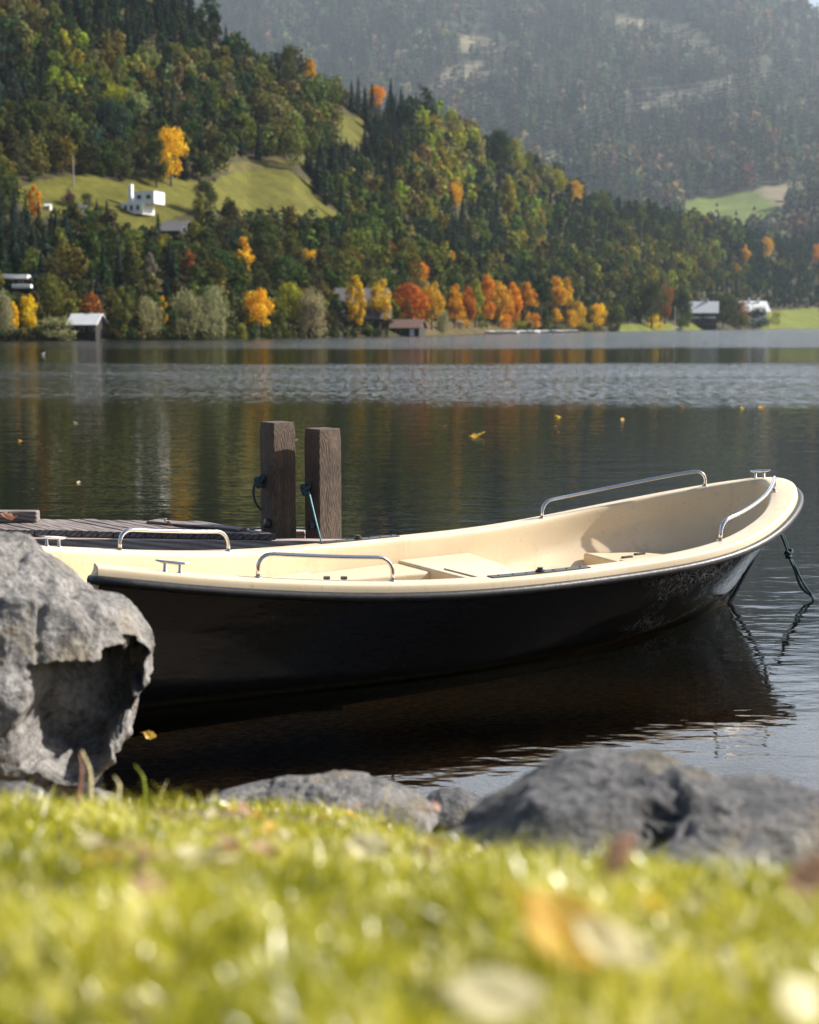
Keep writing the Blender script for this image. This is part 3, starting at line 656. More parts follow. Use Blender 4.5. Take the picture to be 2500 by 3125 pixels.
OUT = outline(); OUT[:NS, 0] += .06*np.clip(1-S_/.10, 0, 1); SS = np.concatenate([S_, S_[::-1][1:]])
tg = np.gradient(OUT[:, :2], axis=0); tg /= np.linalg.norm(tg, axis=1)[:, None]
NR = np.stack([-tg[:, 1], tg[:, 0]], 1)        # points inboard
def off(d, dz, k=None):
    dd = d*(1+.35*sstep(.86, 1.0, SS)); P_ = OUT.copy(); P_[:, :2] += NR*dd[:, None]; P_[:, 2] += dz; return P_
def wmesh(rows, closed=False):
    n = rows[0].shape[0]; V_ = np.vstack(rows); i = np.arange(len(rows)*n).reshape(len(rows), n)
    return V_, np.stack([i[:-1, :-1], i[:-1, 1:], i[1:, 1:], i[1:, :-1]], -1).reshape(-1, 4)
boat = empty('rowing_boat', (BX, BY, 0), BP)
tag(boat, 'black hulled open rowing boat with cream interior moored beside the wooden jetty', 'boat')
def b2w(p): return boat_M @ Vector(p)
boat_M = Matrix.Translation((BX, BY, 0)) @ Matrix.Rotation(BP, 4, 'Z')
# materials
m, nt, out = new_mat('black_gelcoat')
n1 = noise_n(nt, 3, 4, .6, mscale=(.5, 1, 2)); n2 = noise_n(nt, 55, 4, .7, mscale=(.25, 1, 1))
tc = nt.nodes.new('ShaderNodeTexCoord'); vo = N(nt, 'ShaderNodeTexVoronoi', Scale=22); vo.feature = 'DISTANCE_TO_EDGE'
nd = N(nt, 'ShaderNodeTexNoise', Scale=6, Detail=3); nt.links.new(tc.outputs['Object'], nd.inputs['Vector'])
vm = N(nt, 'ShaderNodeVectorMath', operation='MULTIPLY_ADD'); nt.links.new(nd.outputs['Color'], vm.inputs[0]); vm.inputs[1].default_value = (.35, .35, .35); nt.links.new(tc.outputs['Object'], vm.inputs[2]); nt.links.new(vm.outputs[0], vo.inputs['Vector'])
caustic_web = ramp(nt, [(.0, (1, 1, 1)), (.07, (0, 0, 0))], vo.outputs['Distance'])
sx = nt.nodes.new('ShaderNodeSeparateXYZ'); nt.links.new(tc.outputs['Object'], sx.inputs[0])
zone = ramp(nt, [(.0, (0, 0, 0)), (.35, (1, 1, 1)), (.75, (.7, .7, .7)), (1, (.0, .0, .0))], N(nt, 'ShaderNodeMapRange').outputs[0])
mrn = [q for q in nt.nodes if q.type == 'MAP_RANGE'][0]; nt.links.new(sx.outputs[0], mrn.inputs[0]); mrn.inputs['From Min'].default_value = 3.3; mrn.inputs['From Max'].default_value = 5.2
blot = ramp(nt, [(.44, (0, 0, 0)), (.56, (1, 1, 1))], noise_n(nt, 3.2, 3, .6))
f1 = N(nt, 'ShaderNodeMath', operation='MULTIPLY'); nt.links.new(caustic_web, f1.inputs[0]); nt.links.new(zone, f1.inputs[1])
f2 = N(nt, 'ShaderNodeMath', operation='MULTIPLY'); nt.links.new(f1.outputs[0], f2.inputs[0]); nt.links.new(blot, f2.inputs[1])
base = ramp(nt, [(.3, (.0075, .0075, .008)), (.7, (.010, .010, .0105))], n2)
base = mixc(nt, f2.outputs[0], base, (.85, .85, .84))  # pale water-caustic glints painted into the hull colour near the bow
sc1 = N(nt, 'ShaderNodeMath', operation='MULTIPLY_ADD'); nt.links.new(n2, sc1.inputs[0]); sc1.inputs[1].default_value = -.05; nt.links.new(sx.outputs[2], sc1.inputs[2])
base = mixc(nt, ramp(nt, [(.0, (.8,)*3), (.022, (0, 0, 0))], sc1.outputs[0]), base, (.05, .048, .03))
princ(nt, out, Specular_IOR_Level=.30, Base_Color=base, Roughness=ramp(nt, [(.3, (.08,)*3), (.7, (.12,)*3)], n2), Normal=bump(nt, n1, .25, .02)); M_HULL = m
m, nt, out = new_mat('cream_gelcoat')
n1 = noise_n(nt, 2.2, 5, .6); n2 = noise_n(nt, 30, 5, .7); n3 = noise_n(nt, 5, 4, .6)
c = ramp(nt, [(.3, (.59, .475, .315)), (.7, (.66, .545, .375))], n1)
c = mixc(nt, ramp(nt, [(.60, (0, 0, 0)), (.70, (.6,)*3)], n2), c, (.38, .29, .18))
c = mixc(nt, ramp(nt, [(.70, (0, 0, 0)), (.78, (.45,)*3)], n3), c, (.74, .60, .16))
st_ = noise_n(nt, 9, 5, .7, mscale=(1, 1, .12)); c = mixc(nt, ramp(nt, [(.56, (0, 0, 0)), (.74, (.38,)*3)], st_), c, (.36, .26, .14))
tc = nt.nodes.new('ShaderNodeTexCoord'); vo = N(nt, 'ShaderNodeTexVoronoi', Scale=9); vo.feature = 'DISTANCE_TO_EDGE'; nd = N(nt, 'ShaderNodeTexNoise', Scale=5, Detail=4); nt.links.new(tc.outputs['Object'], nd.inputs['Vector'])
vm = N(nt, 'ShaderNodeVectorMath', operation='MULTIPLY_ADD'); nt.links.new(nd.outputs['Color'], vm.inputs[0]); vm.inputs[1].default_value = (.9, .9, .9); nt.links.new(tc.outputs['Object'], vm.inputs[2]); nt.links.new(vm.outputs[0], vo.inputs['Vector'])
sc2 = N(nt, 'ShaderNodeMath', operation='MULTIPLY'); nt.links.new(ramp(nt, [(.0, (.7,)*3), (.012, (0, 0, 0))], vo.outputs['Distance']), sc2.inputs[0]); nt.links.new(ramp(nt, [(.5, (0, 0, 0)), (.62, (1, 1, 1))], noise_n(nt, 2.6, 2, .5)), sc2.inputs[1])
c = mixc(nt, sc2.outputs[0], c, (.22, .17, .11))
princ(nt, out, Base_Color=c, Roughness=ramp(nt, [(.3, (.3,)*3), (.7, (.5,)*3)], n2), Normal=bump(nt, n1, .08, .02)); M_CREAM = m
M_RUB = plain('black_rubber', (.022, .022, .024), .42, var=.4, scale=25, bmp=.5, dist=.004)
M_STEEL = plain('polished_steel', (.62, .62, .62), .14, 1, .06, 12, .05)
M_DARKPL = plain('dark_plastic', (.035, .037, .04), .4, var=.2, scale=20)
# hull
rows = []; NT = 16
tw = .80
for k in range(NT):
    tau = k/(NT-1)
    depth = .25
    st = np.concatenate([S_, S_[::-1][1:]]); sg = np.concatenate([-np.ones(NS), np.ones(NS-1)])
    bg = half_w(st); g = sheer(st)
    wz = (g-.012)-(g+depth-.012)*tau
    ue = BL-.03-(BL-.03-4.97)*(tau/.77)**.85
    fine = .84*np.clip(1-st**2.8, 0, 1)*np.minimum(1, .66+.75*st)
    q = sstep(0, 1, np.array(tau))*.999
    bl = bg*(1-.02*tau-.0*q); mixf = np.clip(tau*1.25, 0, 1)**1.25
    bb = (bl*(1-mixf)+fine*mixf)*(1-.75*max(0, tau-.6)**1.3/.4**1.3)
    bb = np.where(st >= .9999, 0, bb)
    uu = st*ue+np.where(sg < 0, .06*np.clip(1-st/.10, 0, 1), 0)
    rows.append(np.stack([uu, sg*bb, wz], 1))
HULLROWS = rows
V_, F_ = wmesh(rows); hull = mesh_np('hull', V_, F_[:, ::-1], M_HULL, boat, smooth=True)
# gunwale deck + liner in one moulding
prof = [(0, -.005), (.001, .008), (.003, .022), (.006, .037), (.010, .044), (.018, .0485), (.030, .050), (.085, .0505), (.136, .050), (.146, .046), (.153, .034), (.157, .010), (.160, -.03)]
rows = [off(d, z) for d, z in prof]
V_, F_ = wmesh(rows); gw = mesh_np('gunwale', V_, F_, M_CREAM, boat, smooth=True)
top = off(.160, -.03); bot = top.copy(); bot[:, 0] = 2.5+(top[:, 0]-2.5)*.93; bot[:, 1] = top[:, 1]*.90; bot[:, 2] = .09
mids = []
for k in np.linspace(0, 1, 9):
    r_ = top*(1-k)+bot*k; r_[:, :2] = top[:, :2]*(1-k**1.6)+bot[:, :2]*k**1.6
    if k > 0:                                  # keep the liner inside the hull skin
        for i in range(len(r_)):
            tau_ = (float(OUT[i, 2])-.012-r_[i, 2])/(float(OUT[i, 2])+.238); tau_ = min(max(tau_, 0), 1)*(NT-1); a_ = min(int(tau_), NT-2); f_ = tau_-a_
            hr = HULLROWS[a_][NS-1:]*(1-f_)+HULLROWS[a_+1][NS-1:]*f_; ut = hr[0][0]-.10-.15*k; r_[i, 0] = min(r_[i, 0], ut)
            hw_ = float(np.interp(r_[i, 0]+.03, hr[::-1, 0], hr[::-1, 1]))-.035-.05*k; r_[i, 1] = np.sign(r_[i, 1])*min(abs(r_[i, 1]), max(hw_, .002))
    mids.append(r_)
V_, F_ = wmesh(mids); mesh_np('liner', V_, F_, M_CREAM, boat, smooth=True)
fl = MB()
bot = mids[-1]; half = bot[:NS]; n = NS; fv = [tuple(p) for p in half]+[tuple(p) for p in bot[NS-1:][::-1]]
fl.add(fv, [(i, i+1, n+i+1, n+i) for i in range(n-1)]); fl.build('floor_panel', M_CREAM, boat)
# stern: transom, end caps of the side decks
tr = MB(); g0 = float(sheer(np.array(0.)))
b0 = float(half_w(np.array(0.)))
tr.prism([(.065, -b0+.02), (.125, -b0+.04), (.065, b0-.04), (.005, b0-.02)], -.2, g0-.075); tr.build('transom', M_CREAM, boat, bevel=.012)
for sg, idx in ((-1, 0), (1, -1)):
    cp = MB(); pr = [r_[idx] for r_ in rows]; pts = [Vector(p) for p in pr]+[Vector((pr[-1][0], pr[-1][1], g0-.12)), Vector((pr[0][0], pr[0][1], g0-.12))]
    cp.add(pts+[p+Vector((-.03 if p.z < g0 else -.004, 0, -.012 if p.z < g0 else -.03)) for p in pts], [tuple(range(len(pts)))[::sg], tuple(range(len(pts), 2*len(pts)))[::-sg]]+[(i, (i+1) % len(pts), len(pts)+(i+1) % len(pts), len(pts)+i)[::-sg] for i in range(len(pts))])
    cp.build('deck_end_cap', M_CREAM, boat, smooth=False)
# rubber strake
path = off(-.012, -.020); rb = MB(); P3 = [Vector((path[0][0]-.03, path[0][1]+.05, path[0][2]))]+[Vector(p) for p in path[::2]]+([Vector(path[-1])] if len(path) % 2 == 0 else [])+[Vector((-.03, path[-1][1]-.05, path[-1][2]))]
rb.tube(P3, .026, 10); rb.build('rub_strake', M_RUB, boat, smooth=True)
kl = MB(); kl.tube([(.3, 0, -.25), (3, 0, -.27), (4.7, 0, -.2), (4.985, 0, .0), (5.2, 0, .28), (5.38, 0, .55), (5.44, 0, .78)], [.02, .03, .03, .017, .014, .014, .012], 8); kl.build('keel_strip', M_HULL, boat, smooth=True)
# seats
def pl(px, row, z): q = boat_M.inverted() @ atz(px, row, z); return (q.x, q.y)
SEATZ = .42
def seat(name, poly, z1, z0=.09):
    return MB().prism(poly, z0, z1).build(name, M_CREAM, boat, bevel=.018, seg=3)
def inner(u, side, d=.19):                    # half width of the liner there
    s = u/BL; return side*(float(half_w(np.array(s)))-d)
seat('stern_seat', [(.06, -inner(.1, 1, .14)), (.6, inner(.6, -1)), (1.2, inner(1.2, -1)), (1.62, inner(1.62, -1)), (1.70, -.2), (1.78, .3), (1.88, inner(1.88, 1)), (1.2, inner(1.2, 1)), (.6, inner(.6, 1)), (.06, inner(.1, 1, .14))], SEATZ)
bp = [pl(935, 1763, .40), pl(985, 1772, .40), pl(1330, 1744, .40), (2.95, .35), (2.9, inner(2.9, 1)), (2.4, inner(2.4, 1)), (1.9, inner(1.9, 1))]
seat('side_bench', bp, .40)
seat('thwart', [(2.62, inner(2.62, -1)), (2.60, 0), (2.60, inner(2.6, 1)), (3.20, inner(3.2, 1)), (3.13, .3), (3.05, 0), (3.05, inner(3.05, -1))], SEATZ)
def clampw(u, side, z, m=.05):
    i = int(np.argmin(abs(S_-u/BL))); tau_ = min(max((float(OUT[i, 2])-.012-z)/(float(OUT[i, 2])+.238), 0), 1)*(NT-1); a_ = min(int(tau_), NT-2); hr = HULLROWS[a_+1][NS-1:]
    return (u, side*max(.01, float(np.interp(u+.05, hr[::-1, 0], hr[::-1, 1]))-m))
seat('bow_seat', [clampw(4.02, -1, .30), (4.06, 0), clampw(4.14, 1, .30)]+[clampw(u_, 1, .30) for u_ in (4.3, 4.45, 4.6, 4.7, 4.8)]+[clampw(u_, -1, .30) for u_ in (4.8, 4.7, 4.6, 4.45, 4.3)], .355, .26)
MB().prism([(4.09, -.42), (4.11, .2), (4.5, .16), (4.5, -.26)], .357, .366).build('locker_lid', M_CREAM, boat, bevel=.004)
MB().prism([(2.66, -.55), (2.66, .25), (2.99, .25), (2.99, -.55)], SEATZ+.001, SEATZ+.010).build('thwart_lid', M_CREAM, boat, bevel=.004)
for (u, v) in ((4.25, .28), (4.42, .34)): MB().box((u, v, .362), (.09, .03, .012)).build('drain_fitting', M_DARKPL, boat, bevel=.003)
for (u, v) in ((1.84, .34), (1.93, .28)): MB().tube([(u, v, .418), (u, v, .436)], .022, 12).build('drain_plug', M_DARKPL, boat)
# rails and cleats on the side decks
def deck_pt(s, side, d=.10, dz=.049):
    k = int(np.argmin(abs(S_-s))); i = k if side < 0 else len(OUT)-1-k
    # interpolate
    ss = S_ if side < 0 else S_
    A_ = off(d, dz); A_ = A_[:NS] if side < 0 else A_[NS-1:][::-1]
    return Vector([float(np.interp(s, S_, A_[:, c])) for c in range(3)])
def s_at(px, side, d=.10):
    best = min(np.linspace(.0, .9995, 1200), key=lambda s: abs(proj(b2w(deck_pt(s, side, d)))[0]-px)); return float(best)
def rail(pa, pb, side, h, label, d=.11, lean=0):
    a, b_ = s_at(pa, side, d), s_at(pb, side, d); pts = []
    q = 34
    for i in range(q+1):
        t = i/q; ss = a+(b_-a)*t; p = deck_pt(ss, side, d)
        pts.append(p)
    ln = sum((pts[i+1]-pts[i]).length for i in range(q)); acc = 0; P_ = []
    rr = min(.085, ln*.2); tot = ln
    dirs = [(pts[1]-pts[0]).normalized(), (pts[-1]-pts[-2]).normalized()]
    P_.append(pts[0]); P_.append(pts[0]+Vector((0, 0, h-rr)))
    for k in range(1, 6):
        an = k/6*math.pi/2; P_.append(pts[0]+dirs[0]*rr*(1-math.cos(an))+Vector((0, 0, h-rr+rr*math.sin(an))))
    for i in range(q+1):
        if i: acc += (pts[i]-pts[i-1]).length
        if rr*1.05 < acc < tot-rr*1.05: P_.append(pts[i]+Vector((0, 0, h)))
    for k in range(5, 0, -1):
        an = k/6*math.pi/2; P_.append(pts[-1]-dirs[1]*rr*(1-math.cos(an))+Vector((0, 0, h-rr+rr*math.sin(an))))
    P_.append(pts[-1]+Vector((0, 0, h-rr))); P_.append(pts[-1])
    mb = MB().tube(P_, .0125, 12)
    for e in (pts[0], pts[-1]): mb.tube([e-Vector((0, 0, .004)), e+Vector((0, 0, .006))], .024, 14)
    o = mb.build('grab_rail', M_STEEL, boat, smooth=True); tag(o, label)
rail(366, 697, 1, .125, 'steel grab rail on the far side near the stern'); rail(788, 1200, -1, .135, 'steel grab rail on the near side amidships')
rail(1655, 2152, 1, .125, 'long steel grab rail on the far side of the bow'); rail(2199, 2384, -1, .125, 'curved steel grab rail on the near side of the bow', d=.13)
def cleat(pa, pb, side, label, d=.075):
    a, b_ = s_at(pa, side, d), s_at(pb, side, d); A_, B_ = deck_pt(a, side, d), deck_pt(b_, side, d); h = .052
    D_ = B_-A_; mb = MB()
    for t in (.27, .70):
        p = A_+D_*t; mb.tube([p-Vector((0, 0, .006)), p+Vector((0, 0, .004)), p+Vector((0, 0, .007)), p+Vector((0, 0, h))], [.020, .018, .009, .0075], 10)
    U = Vector((0, 0, h)); mb.tube([A_+U+Vector((0, 0, .004)), A_+D_*.2+U, A_+D_*.5+U, A_+D_*.8+U, B_+U+Vector((0, 0, .004))], [.005, .009, .0105, .009, .005], 10)
    tag(mb.build('cleat', M_STEEL, boat, smooth=True), label)
cleat(474, 582, -1, 'steel cleat on the near stern deck'); cleat(120, 207, 1, 'steel cleat on the far stern deck'); cleat(2290, 2353, 1, 'steel cleat on the bow deck', .06)
def oar_plate(pa, pb, side, d=.09, socket=True):
    a, b_ = s_at(pa, side, d), s_at(pb, side, d); vs = []; fs = []; q = 12
    for i in range(q+1):
        s = a+(b_-a)*i/q
        for dd, dz in ((d-.035, .046), (d+.035, .046), (d+.035, .057), (d-.035, .057)): vs.append(deck_pt(s, side, dd, dz))
    for i in range(q):
        for k in range(4): fs.append((i*4+k, i*4+(k+1) % 4, (i+1)*4+(k+1) % 4, (i+1)*4+k))
    fs += [(0, 1, 2, 3), (4*q+3, 4*q+2, 4*q+1, 4*q)]
    pr = MB().add(vs, fs).build('oarlock_plate', M_DARKPL, boat); 
    for t in (.08, .22, .36, .64, .78, .92):
        p = deck_pt(a+(b_-a)*t, side, d, .056); MB().tube([p, p+Vector((0, 0, .006))], .006, 8).build('screw', M_DARKPL, pr)
    if socket:
        p = deck_pt(a+(b_-a)*.5, side, d, .056); MB().tube([p, p+Vector((0, 0, .012)), p+Vector((0, 0, .013)), p+Vector((0, 0, .026))], [.028, .028, .018, .017], 14).build('oarlock_socket', M_RUB, pr)
oar_plate(1495, 1792, -1); oar_plate(975, 1212, 1, .05)
# painter at the bow and ropes
m, nt, out = new_mat('teal_rope'); tc = nt.nodes.new('ShaderNodeTexCoord')
wv = N(nt, 'ShaderNodeTexWave', Scale=60, Distortion=1.5); wv.bands_direction = 'DIAGONAL'; nt.links.new(tc.outputs['Object'], wv.inputs[0])
princ(nt, out, Base_Color=ramp(nt, [(.2, (.012, .030, .038)), (.8, (.05, .11, .13))], wv.outputs[0]), Roughness=.8, Normal=bump(nt, wv.outputs[0], .8, .004)); M_ROPE = m
M_ROPE_L = plain('pale_teal_rope', (.16, .34, .36), .8, var=.3, scale=60)
def knot(mb, c, r, seed):
    r_ = random.Random(seed); pts = []
    for i in range(26):
        a = i/26*6.28*2.4; pts.append(Vector(c)+Vector((math.cos(a)*r*(.7+.3*math.sin(a*1.7)), math.sin(a)*r*.8, (i/26-.5)*r*2.2+.4*r*math.sin(a*2.1))))
    mb.tube(smooth_line(pts, 3), r*.42, 7)
bowp = b2w((BL-.10, -.02, .60)); Y = 10.45
rp = MB()
A1 = [bowp, at(2384, 1630, Y), at(2400, 1672, Y), at(2408, 1700, Y), at(2426, 1740, Y), at(2436, 1772, Y), at(2452, 1800, Y), at(2474, 1816, Y), atz(2483, 1832, 0), atz(2486, 1834, 0)+Vector((.02, .05, -.12))]
A2 = [bowp+Vector((0, .03, .02)), at(2390, 1632, Y+.03), at(2404, 1668, Y+.03), at(2412, 1700, Y+.03), at(2428, 1730, Y), at(2444, 1765, Y), at(2463, 1796, Y), at(2478, 1815, Y), atz(2487, 1831, 0), atz(2490, 1834, 0)+Vector((.03, .05, -.12))]
rp.tube(smooth_line(A1, 8), .0095, 8); rp.tube(smooth_line(A2, 8), .0085, 8); knot(rp, at(2406, 1690, Y), .026, 3)
tag(rp.build('mooring_rope', M_ROPE, smooth=True), 'doubled dark teal rope with a knot hanging from the bow into the water', 'rope')

# ------------------------------------------------------------------ jetty
def wood(name, c1, c2, c3, axis=0, grain=26):
    m, nt, out = new_mat(name); sc = [.06, 1, 1] if axis == 0 else [1, 1, .05]
    oi = nt.nodes.new('ShaderNodeObjectInfo')
    n1 = noise_n(nt, grain, 6, .7, mscale=tuple(sc)); n2 = noise_n(nt, 2.4, 4, .6); n3 = noise_n(nt, grain*3, 3, .6, mscale=tuple(sc))
    tc = nt.nodes.new('ShaderNodeTexCoord'); mp = nt.nodes.new('ShaderNodeMapping'); mp.inputs['Scale'].default_value = (.12, 1, 1) if axis == 0 else (1, 1, .07); nt.links.new(tc.outputs['Object'], mp.inputs[0])
    wv = N(nt, 'ShaderNodeTexWave', Scale=16 if axis == 0 else 85, Distortion=3.5 if axis == 0 else 5.0, Detail=3); wv.inputs['Detail Scale'].default_value = 1.2; wv.bands_direction = 'DIAGONAL'; nt.links.new(mp.outputs[0], wv.inputs[0])
    c = ramp(nt, [(.25, c1), (.5, c2), (.75, c3)], n1); c = mixc(nt, .55, c, ramp(nt, [(.1, c1), (.8, c3)], wv.outputs[0]))
    c = mixc(nt, ramp(nt, [(.45, (0, 0, 0)), (.7, (.75,)*3)], n2), c, c1)
    ad = N(nt, 'ShaderNodeMath', operation='ADD'); nt.links.new(n3, ad.inputs[0]); nt.links.new(wv.outputs[0], ad.inputs[1])
    princ(nt, out, Base_Color=c, Roughness=.75, Normal=bump(nt, ad.outputs[0], .7, .004)); return m
M_DECK = wood('weathered_planks', (.075, .058, .052), (.17, .14, .13), (.30, .255, .24))
M_BEAM = wood('weathered_beam', (.24, .18, .155), (.40, .31, .27), (.55, .46, .41), grain=14)
M_POST = wood('post_timber', (.009, .006, .005), (.045, .029, .020), (.23, .16, .115), axis=2, grain=60)
jetty = empty('jetty', at(100, 1641, 10.05)); tag(jetty, 'low weathered plank jetty behind the stern of the rowing boat', 'jetty')
J = jetty.location.copy(); J.z = 0; jetty.location = J
ez = .565                                      # plank top
na, nb = atz(-420, 1609, ez), atz(842, 1629, ez); fa, fb = atz(-420, 1585, ez), atz(640, 1588, ez)
pd = (atz(616, 1590, ez)-atz(842, 1629, ez)); pd.z = 0; ang = math.atan2(pd.y, pd.x); nedge = (nb-na).normalized()
planks = MB(); npl = 26; Lp = pd.length; step = (nb-na).length/npl; rr = random.Random(4)
cosd = abs(math.sin(ang-math.atan2(nedge.y, nedge.x))); wv_ = step*cosd
Mi = Matrix.Rotation(-ang, 3, 'Z')
for i in range(npl):
    base_ = na+nedge*step*(i+.5); a = base_-J
    # plank quad, ends parallel to the near edge
    hw = nedge*(step*.5-.005); d = pd.copy()
    q = [a-hw, a+hw, a+hw+d, a-hw+d]; zt = ez+rr.uniform(-.004, .004); zb = ez-.045; q = [q[0]-pd.normalized()*rr.uniform(0, .012), q[1]-pd.normalized()*rr.uniform(0, .012), q[2], q[3]]
    vs = [Mi @ Vector((p.x, p.y, zb)) for p in q]+[Mi @ Vector((p.x, p.y, zt)) for p in q]
    planks.add(vs, [(3, 2, 1, 0), (4, 5, 6, 7)]+[(k, (k+1) % 4, 4+(k+1) % 4, 4+k) for k in range(4)])
o = planks.build('deck_planks', M_DECK, jetty, bevel=.006); o.rotation_euler = (0, 0, ang)
def beam(p, q, w, h, mat, name, par, z_top):
    p, q = Vector(p), Vector(q); d = q-p; d.z = 0; L_ = d.length; o = MB().box((L_/2, 0, 0), (L_, w, h)).build(name, mat, par, bevel=.008)
    loc = Vector((p.x, p.y, z_top-h/2)); o.location = loc-par.location if par else loc; o.rotation_euler = (0, 0, math.atan2(d.y, d.x)); return o
zb = ez-.048
p0, p1 = atz(-420, 1640, zb), atz(1128, 1652, zb)
up_ = Vector((0, .06, 0)); beam(p0+up_, p1+up_, .10, .17, M_BEAM, 'edge_beam', jetty, zb)
q0, q1 = atz(-420, 1603, zb)+Vector((0, -.02, 0)), atz(935, 1618, zb)
beam(q0, q1, .10, .15, M_BEAM, 'back_beam', jetty, zb)
for px in (150, 520):
    p = atz(px, 1640, zb)+Vector((0, .33, 0)); MB().tube([(p.x-J.x, p.y-J.y, -1.2), (p.x-J.x, p.y-J.y, zb-.02)], .07, 12).build('pile', M_BEAM, jetty, smooth=True)
kb = MB().box((0, 0, 0), (.95, .10, .085)).build('kerb_block', M_DECK, jetty, bevel=.012); kp = atz(-70, 1590, ez)+Vector((0, -.07, .045)); kb.location = kp-J
# second, lower walk plank behind
beam(atz(462, 1593, ez+.004), atz(740, 1618, ez+.004), .12, .02, M_DECK, 'loose_board', jetty, ez+.020)

def post(px_l, px_m, px_r, row, Y, label, seed):
    pm = at(px_m, row, Y); wl, wr = (px_m-px_l)*Y/F, (px_r-px_m)*Y/F; wl *= 1.09; wr *= 1.05; a = math.hypot(wl, wr); th = math.atan2(wr, wl)
    dl = Vector((-math.cos(math.atan2(wl, wr)+0), 0, 0)); 
    vl = Vector((-wl, math.sqrt(a*a-wl*wl), 0)); vr = Vector((wr, math.sqrt(a*a-wr*wr), 0))
    r_ = random.Random(seed); c = pm+(vl+vr)*.5; top = pm.z
    root = empty('mooring_post', (c.x, c.y, 0), math.atan2(vr.y, vr.x)); tag(root, label, 'post', 'square mooring posts at the end of the jetty')
    b = MB(); nz = 30; vs = []
    for k in range(nz+1):
        z = -1.2+(top+1.2)*k/nz; ins = .006 if k == nz else 0
        for (x, y) in ((-.5, -.5), (0, -.5), (.5, -.5), (.5, 0), (.5, .5), (0, .5), (-.5, .5), (-.5, 0)):
            e = noise.noise(Vector((x*3+seed, y*3, z*2.2)))*.006; cr = .004 if abs(x)+abs(y) == 1 else 0
            vs.append((x*a+(e-ins*np.sign(x)-cr*np.sign(x)), y*a+(e-ins*np.sign(y)-cr*np.sign(y)), z+(.004*noise.noise(Vector((x*5, y*5, seed))) if k == nz else 0)))
    fs = [(k*8+j, k*8+(j+1) % 8, (k+1)*8+(j+1) % 8, (k+1)*8+j) for k in range(nz) for j in range(8)]+[tuple(nz*8+j for j in range(8))]
    b.add(vs, fs); b.build('post_shaft', M_POST, root, bevel=.005)
    for z, rr_ in ((.50+.10, .035), (.60-.0, .0)):
        if rr_:
            bt = MB().tube([(-a*.5-.002, -a*.12, z), (-a*.5-.03, -a*.12, z)], rr_, 12); bt.build('mooring_bolt', M_DARKPL, root, smooth=True)
    return c, a
pc1, pa1 = post(787, 834, 897, 1291, 10.13, 'taller square timber mooring post, left of the pair', 1)
pc2, pa2 = post(925, 973, 1038, 1311, 10.05, 'shorter square timber mooring post with rope, right of the pair', 2)
rp = MB(); Yp = pc1.y-.02
rp.tube(smooth_line([at(800, 1462, Yp), at(786, 1466, Yp), at(777, 1480, Yp), at(774, 1505, Yp), at(781, 1535, Yp), at(796, 1556, Yp+.02)], 6), .0085, 8); knot(rp, at(791, 1470, Yp-.02), .034, 5)
tag(rp.build('rope_loop', M_ROPE, smooth=True), 'dark rope loop knotted on the left side of the taller post', 'rope')
rp = MB(); Yp = pc2.y-.03
endp = at(984, 1667, 9.70)
kb_ = MB(); knot(kb_, at(932, 1492, Yp-.05), .034, 7); kb_.tube(smooth_line([at(922, 1488, Yp-.04), at(928, 1504, Yp-.06), at(940, 1510, Yp-.08)], 5), .012, 8)
rp.tube([at(944, 1503, Yp-.10), (at(944, 1503, Yp-.10)+endp)*.5+Vector((0, 0, -.006)), endp], .006, 8)
pr_ = rp.build('post_rope', M_ROPE_L, smooth=True); kb_.build('knot', M_ROPE, pr_, smooth=True); tag(pr_, 'taut pale teal rope from the shorter post down to the boat', 'rope')
rp = MB().tube(smooth_line([at(752, 1621, 10.3), at(775, 1614, 10.32), at(800, 1612, 10.35), at(905, 1612, 10.3), at(935, 1614, 10.25)], 5), .009, 8)
tag(rp.build('lying_rope', M_ROPE_L, smooth=True), 'pale teal rope lying behind both posts on the jetty', 'rope')

# ------------------------------------------------------------------ rocks on the bank
def rock_mat(name, a, b_, c_, scale=5):
    m, nt, out = new_mat(name)
    n1 = noise_n(nt, scale, 6, .62); n2 = noise_n(nt, scale*5, 5, .7); n3 = noise_n(nt, scale*.6, 3, .6)
    c = ramp(nt, [(.32, a), (.5, b_), (.68, c_)], n1); c = mixc(nt, .45, c, ramp(nt, [(.35, a), (.6, c_)], n2))
    c = mixc(nt, ramp(nt, [(.56, (0, 0, 0)), (.68, (.5,)*3)], n3), c, (.17, .135, .07))
    ad = N(nt, 'ShaderNodeMath', operation='MULTIPLY_ADD'); nt.links.new(n2, ad.inputs[0]); ad.inputs[1].default_value = .4; nt.links.new(n1, ad.inputs[2])
    princ(nt, out, Base_Color=c, Roughness=.85, Normal=bump(nt, ad.outputs[0], .9, .05)); return m
M_ROCK = rock_mat('grey_limestone', (.035, .032, .03), (.145, .138, .13), (.34, .33, .32), 8)
M_ROCK3 = rock_mat('grey_slate', (.03, .03, .03), (.11, .108, .105), (.24, .235, .23), 9)
M_ROCK2 = rock_mat('dark_slate', (.018, .018, .02), (.065, .065, .07), (.15, .15, .155), 9)
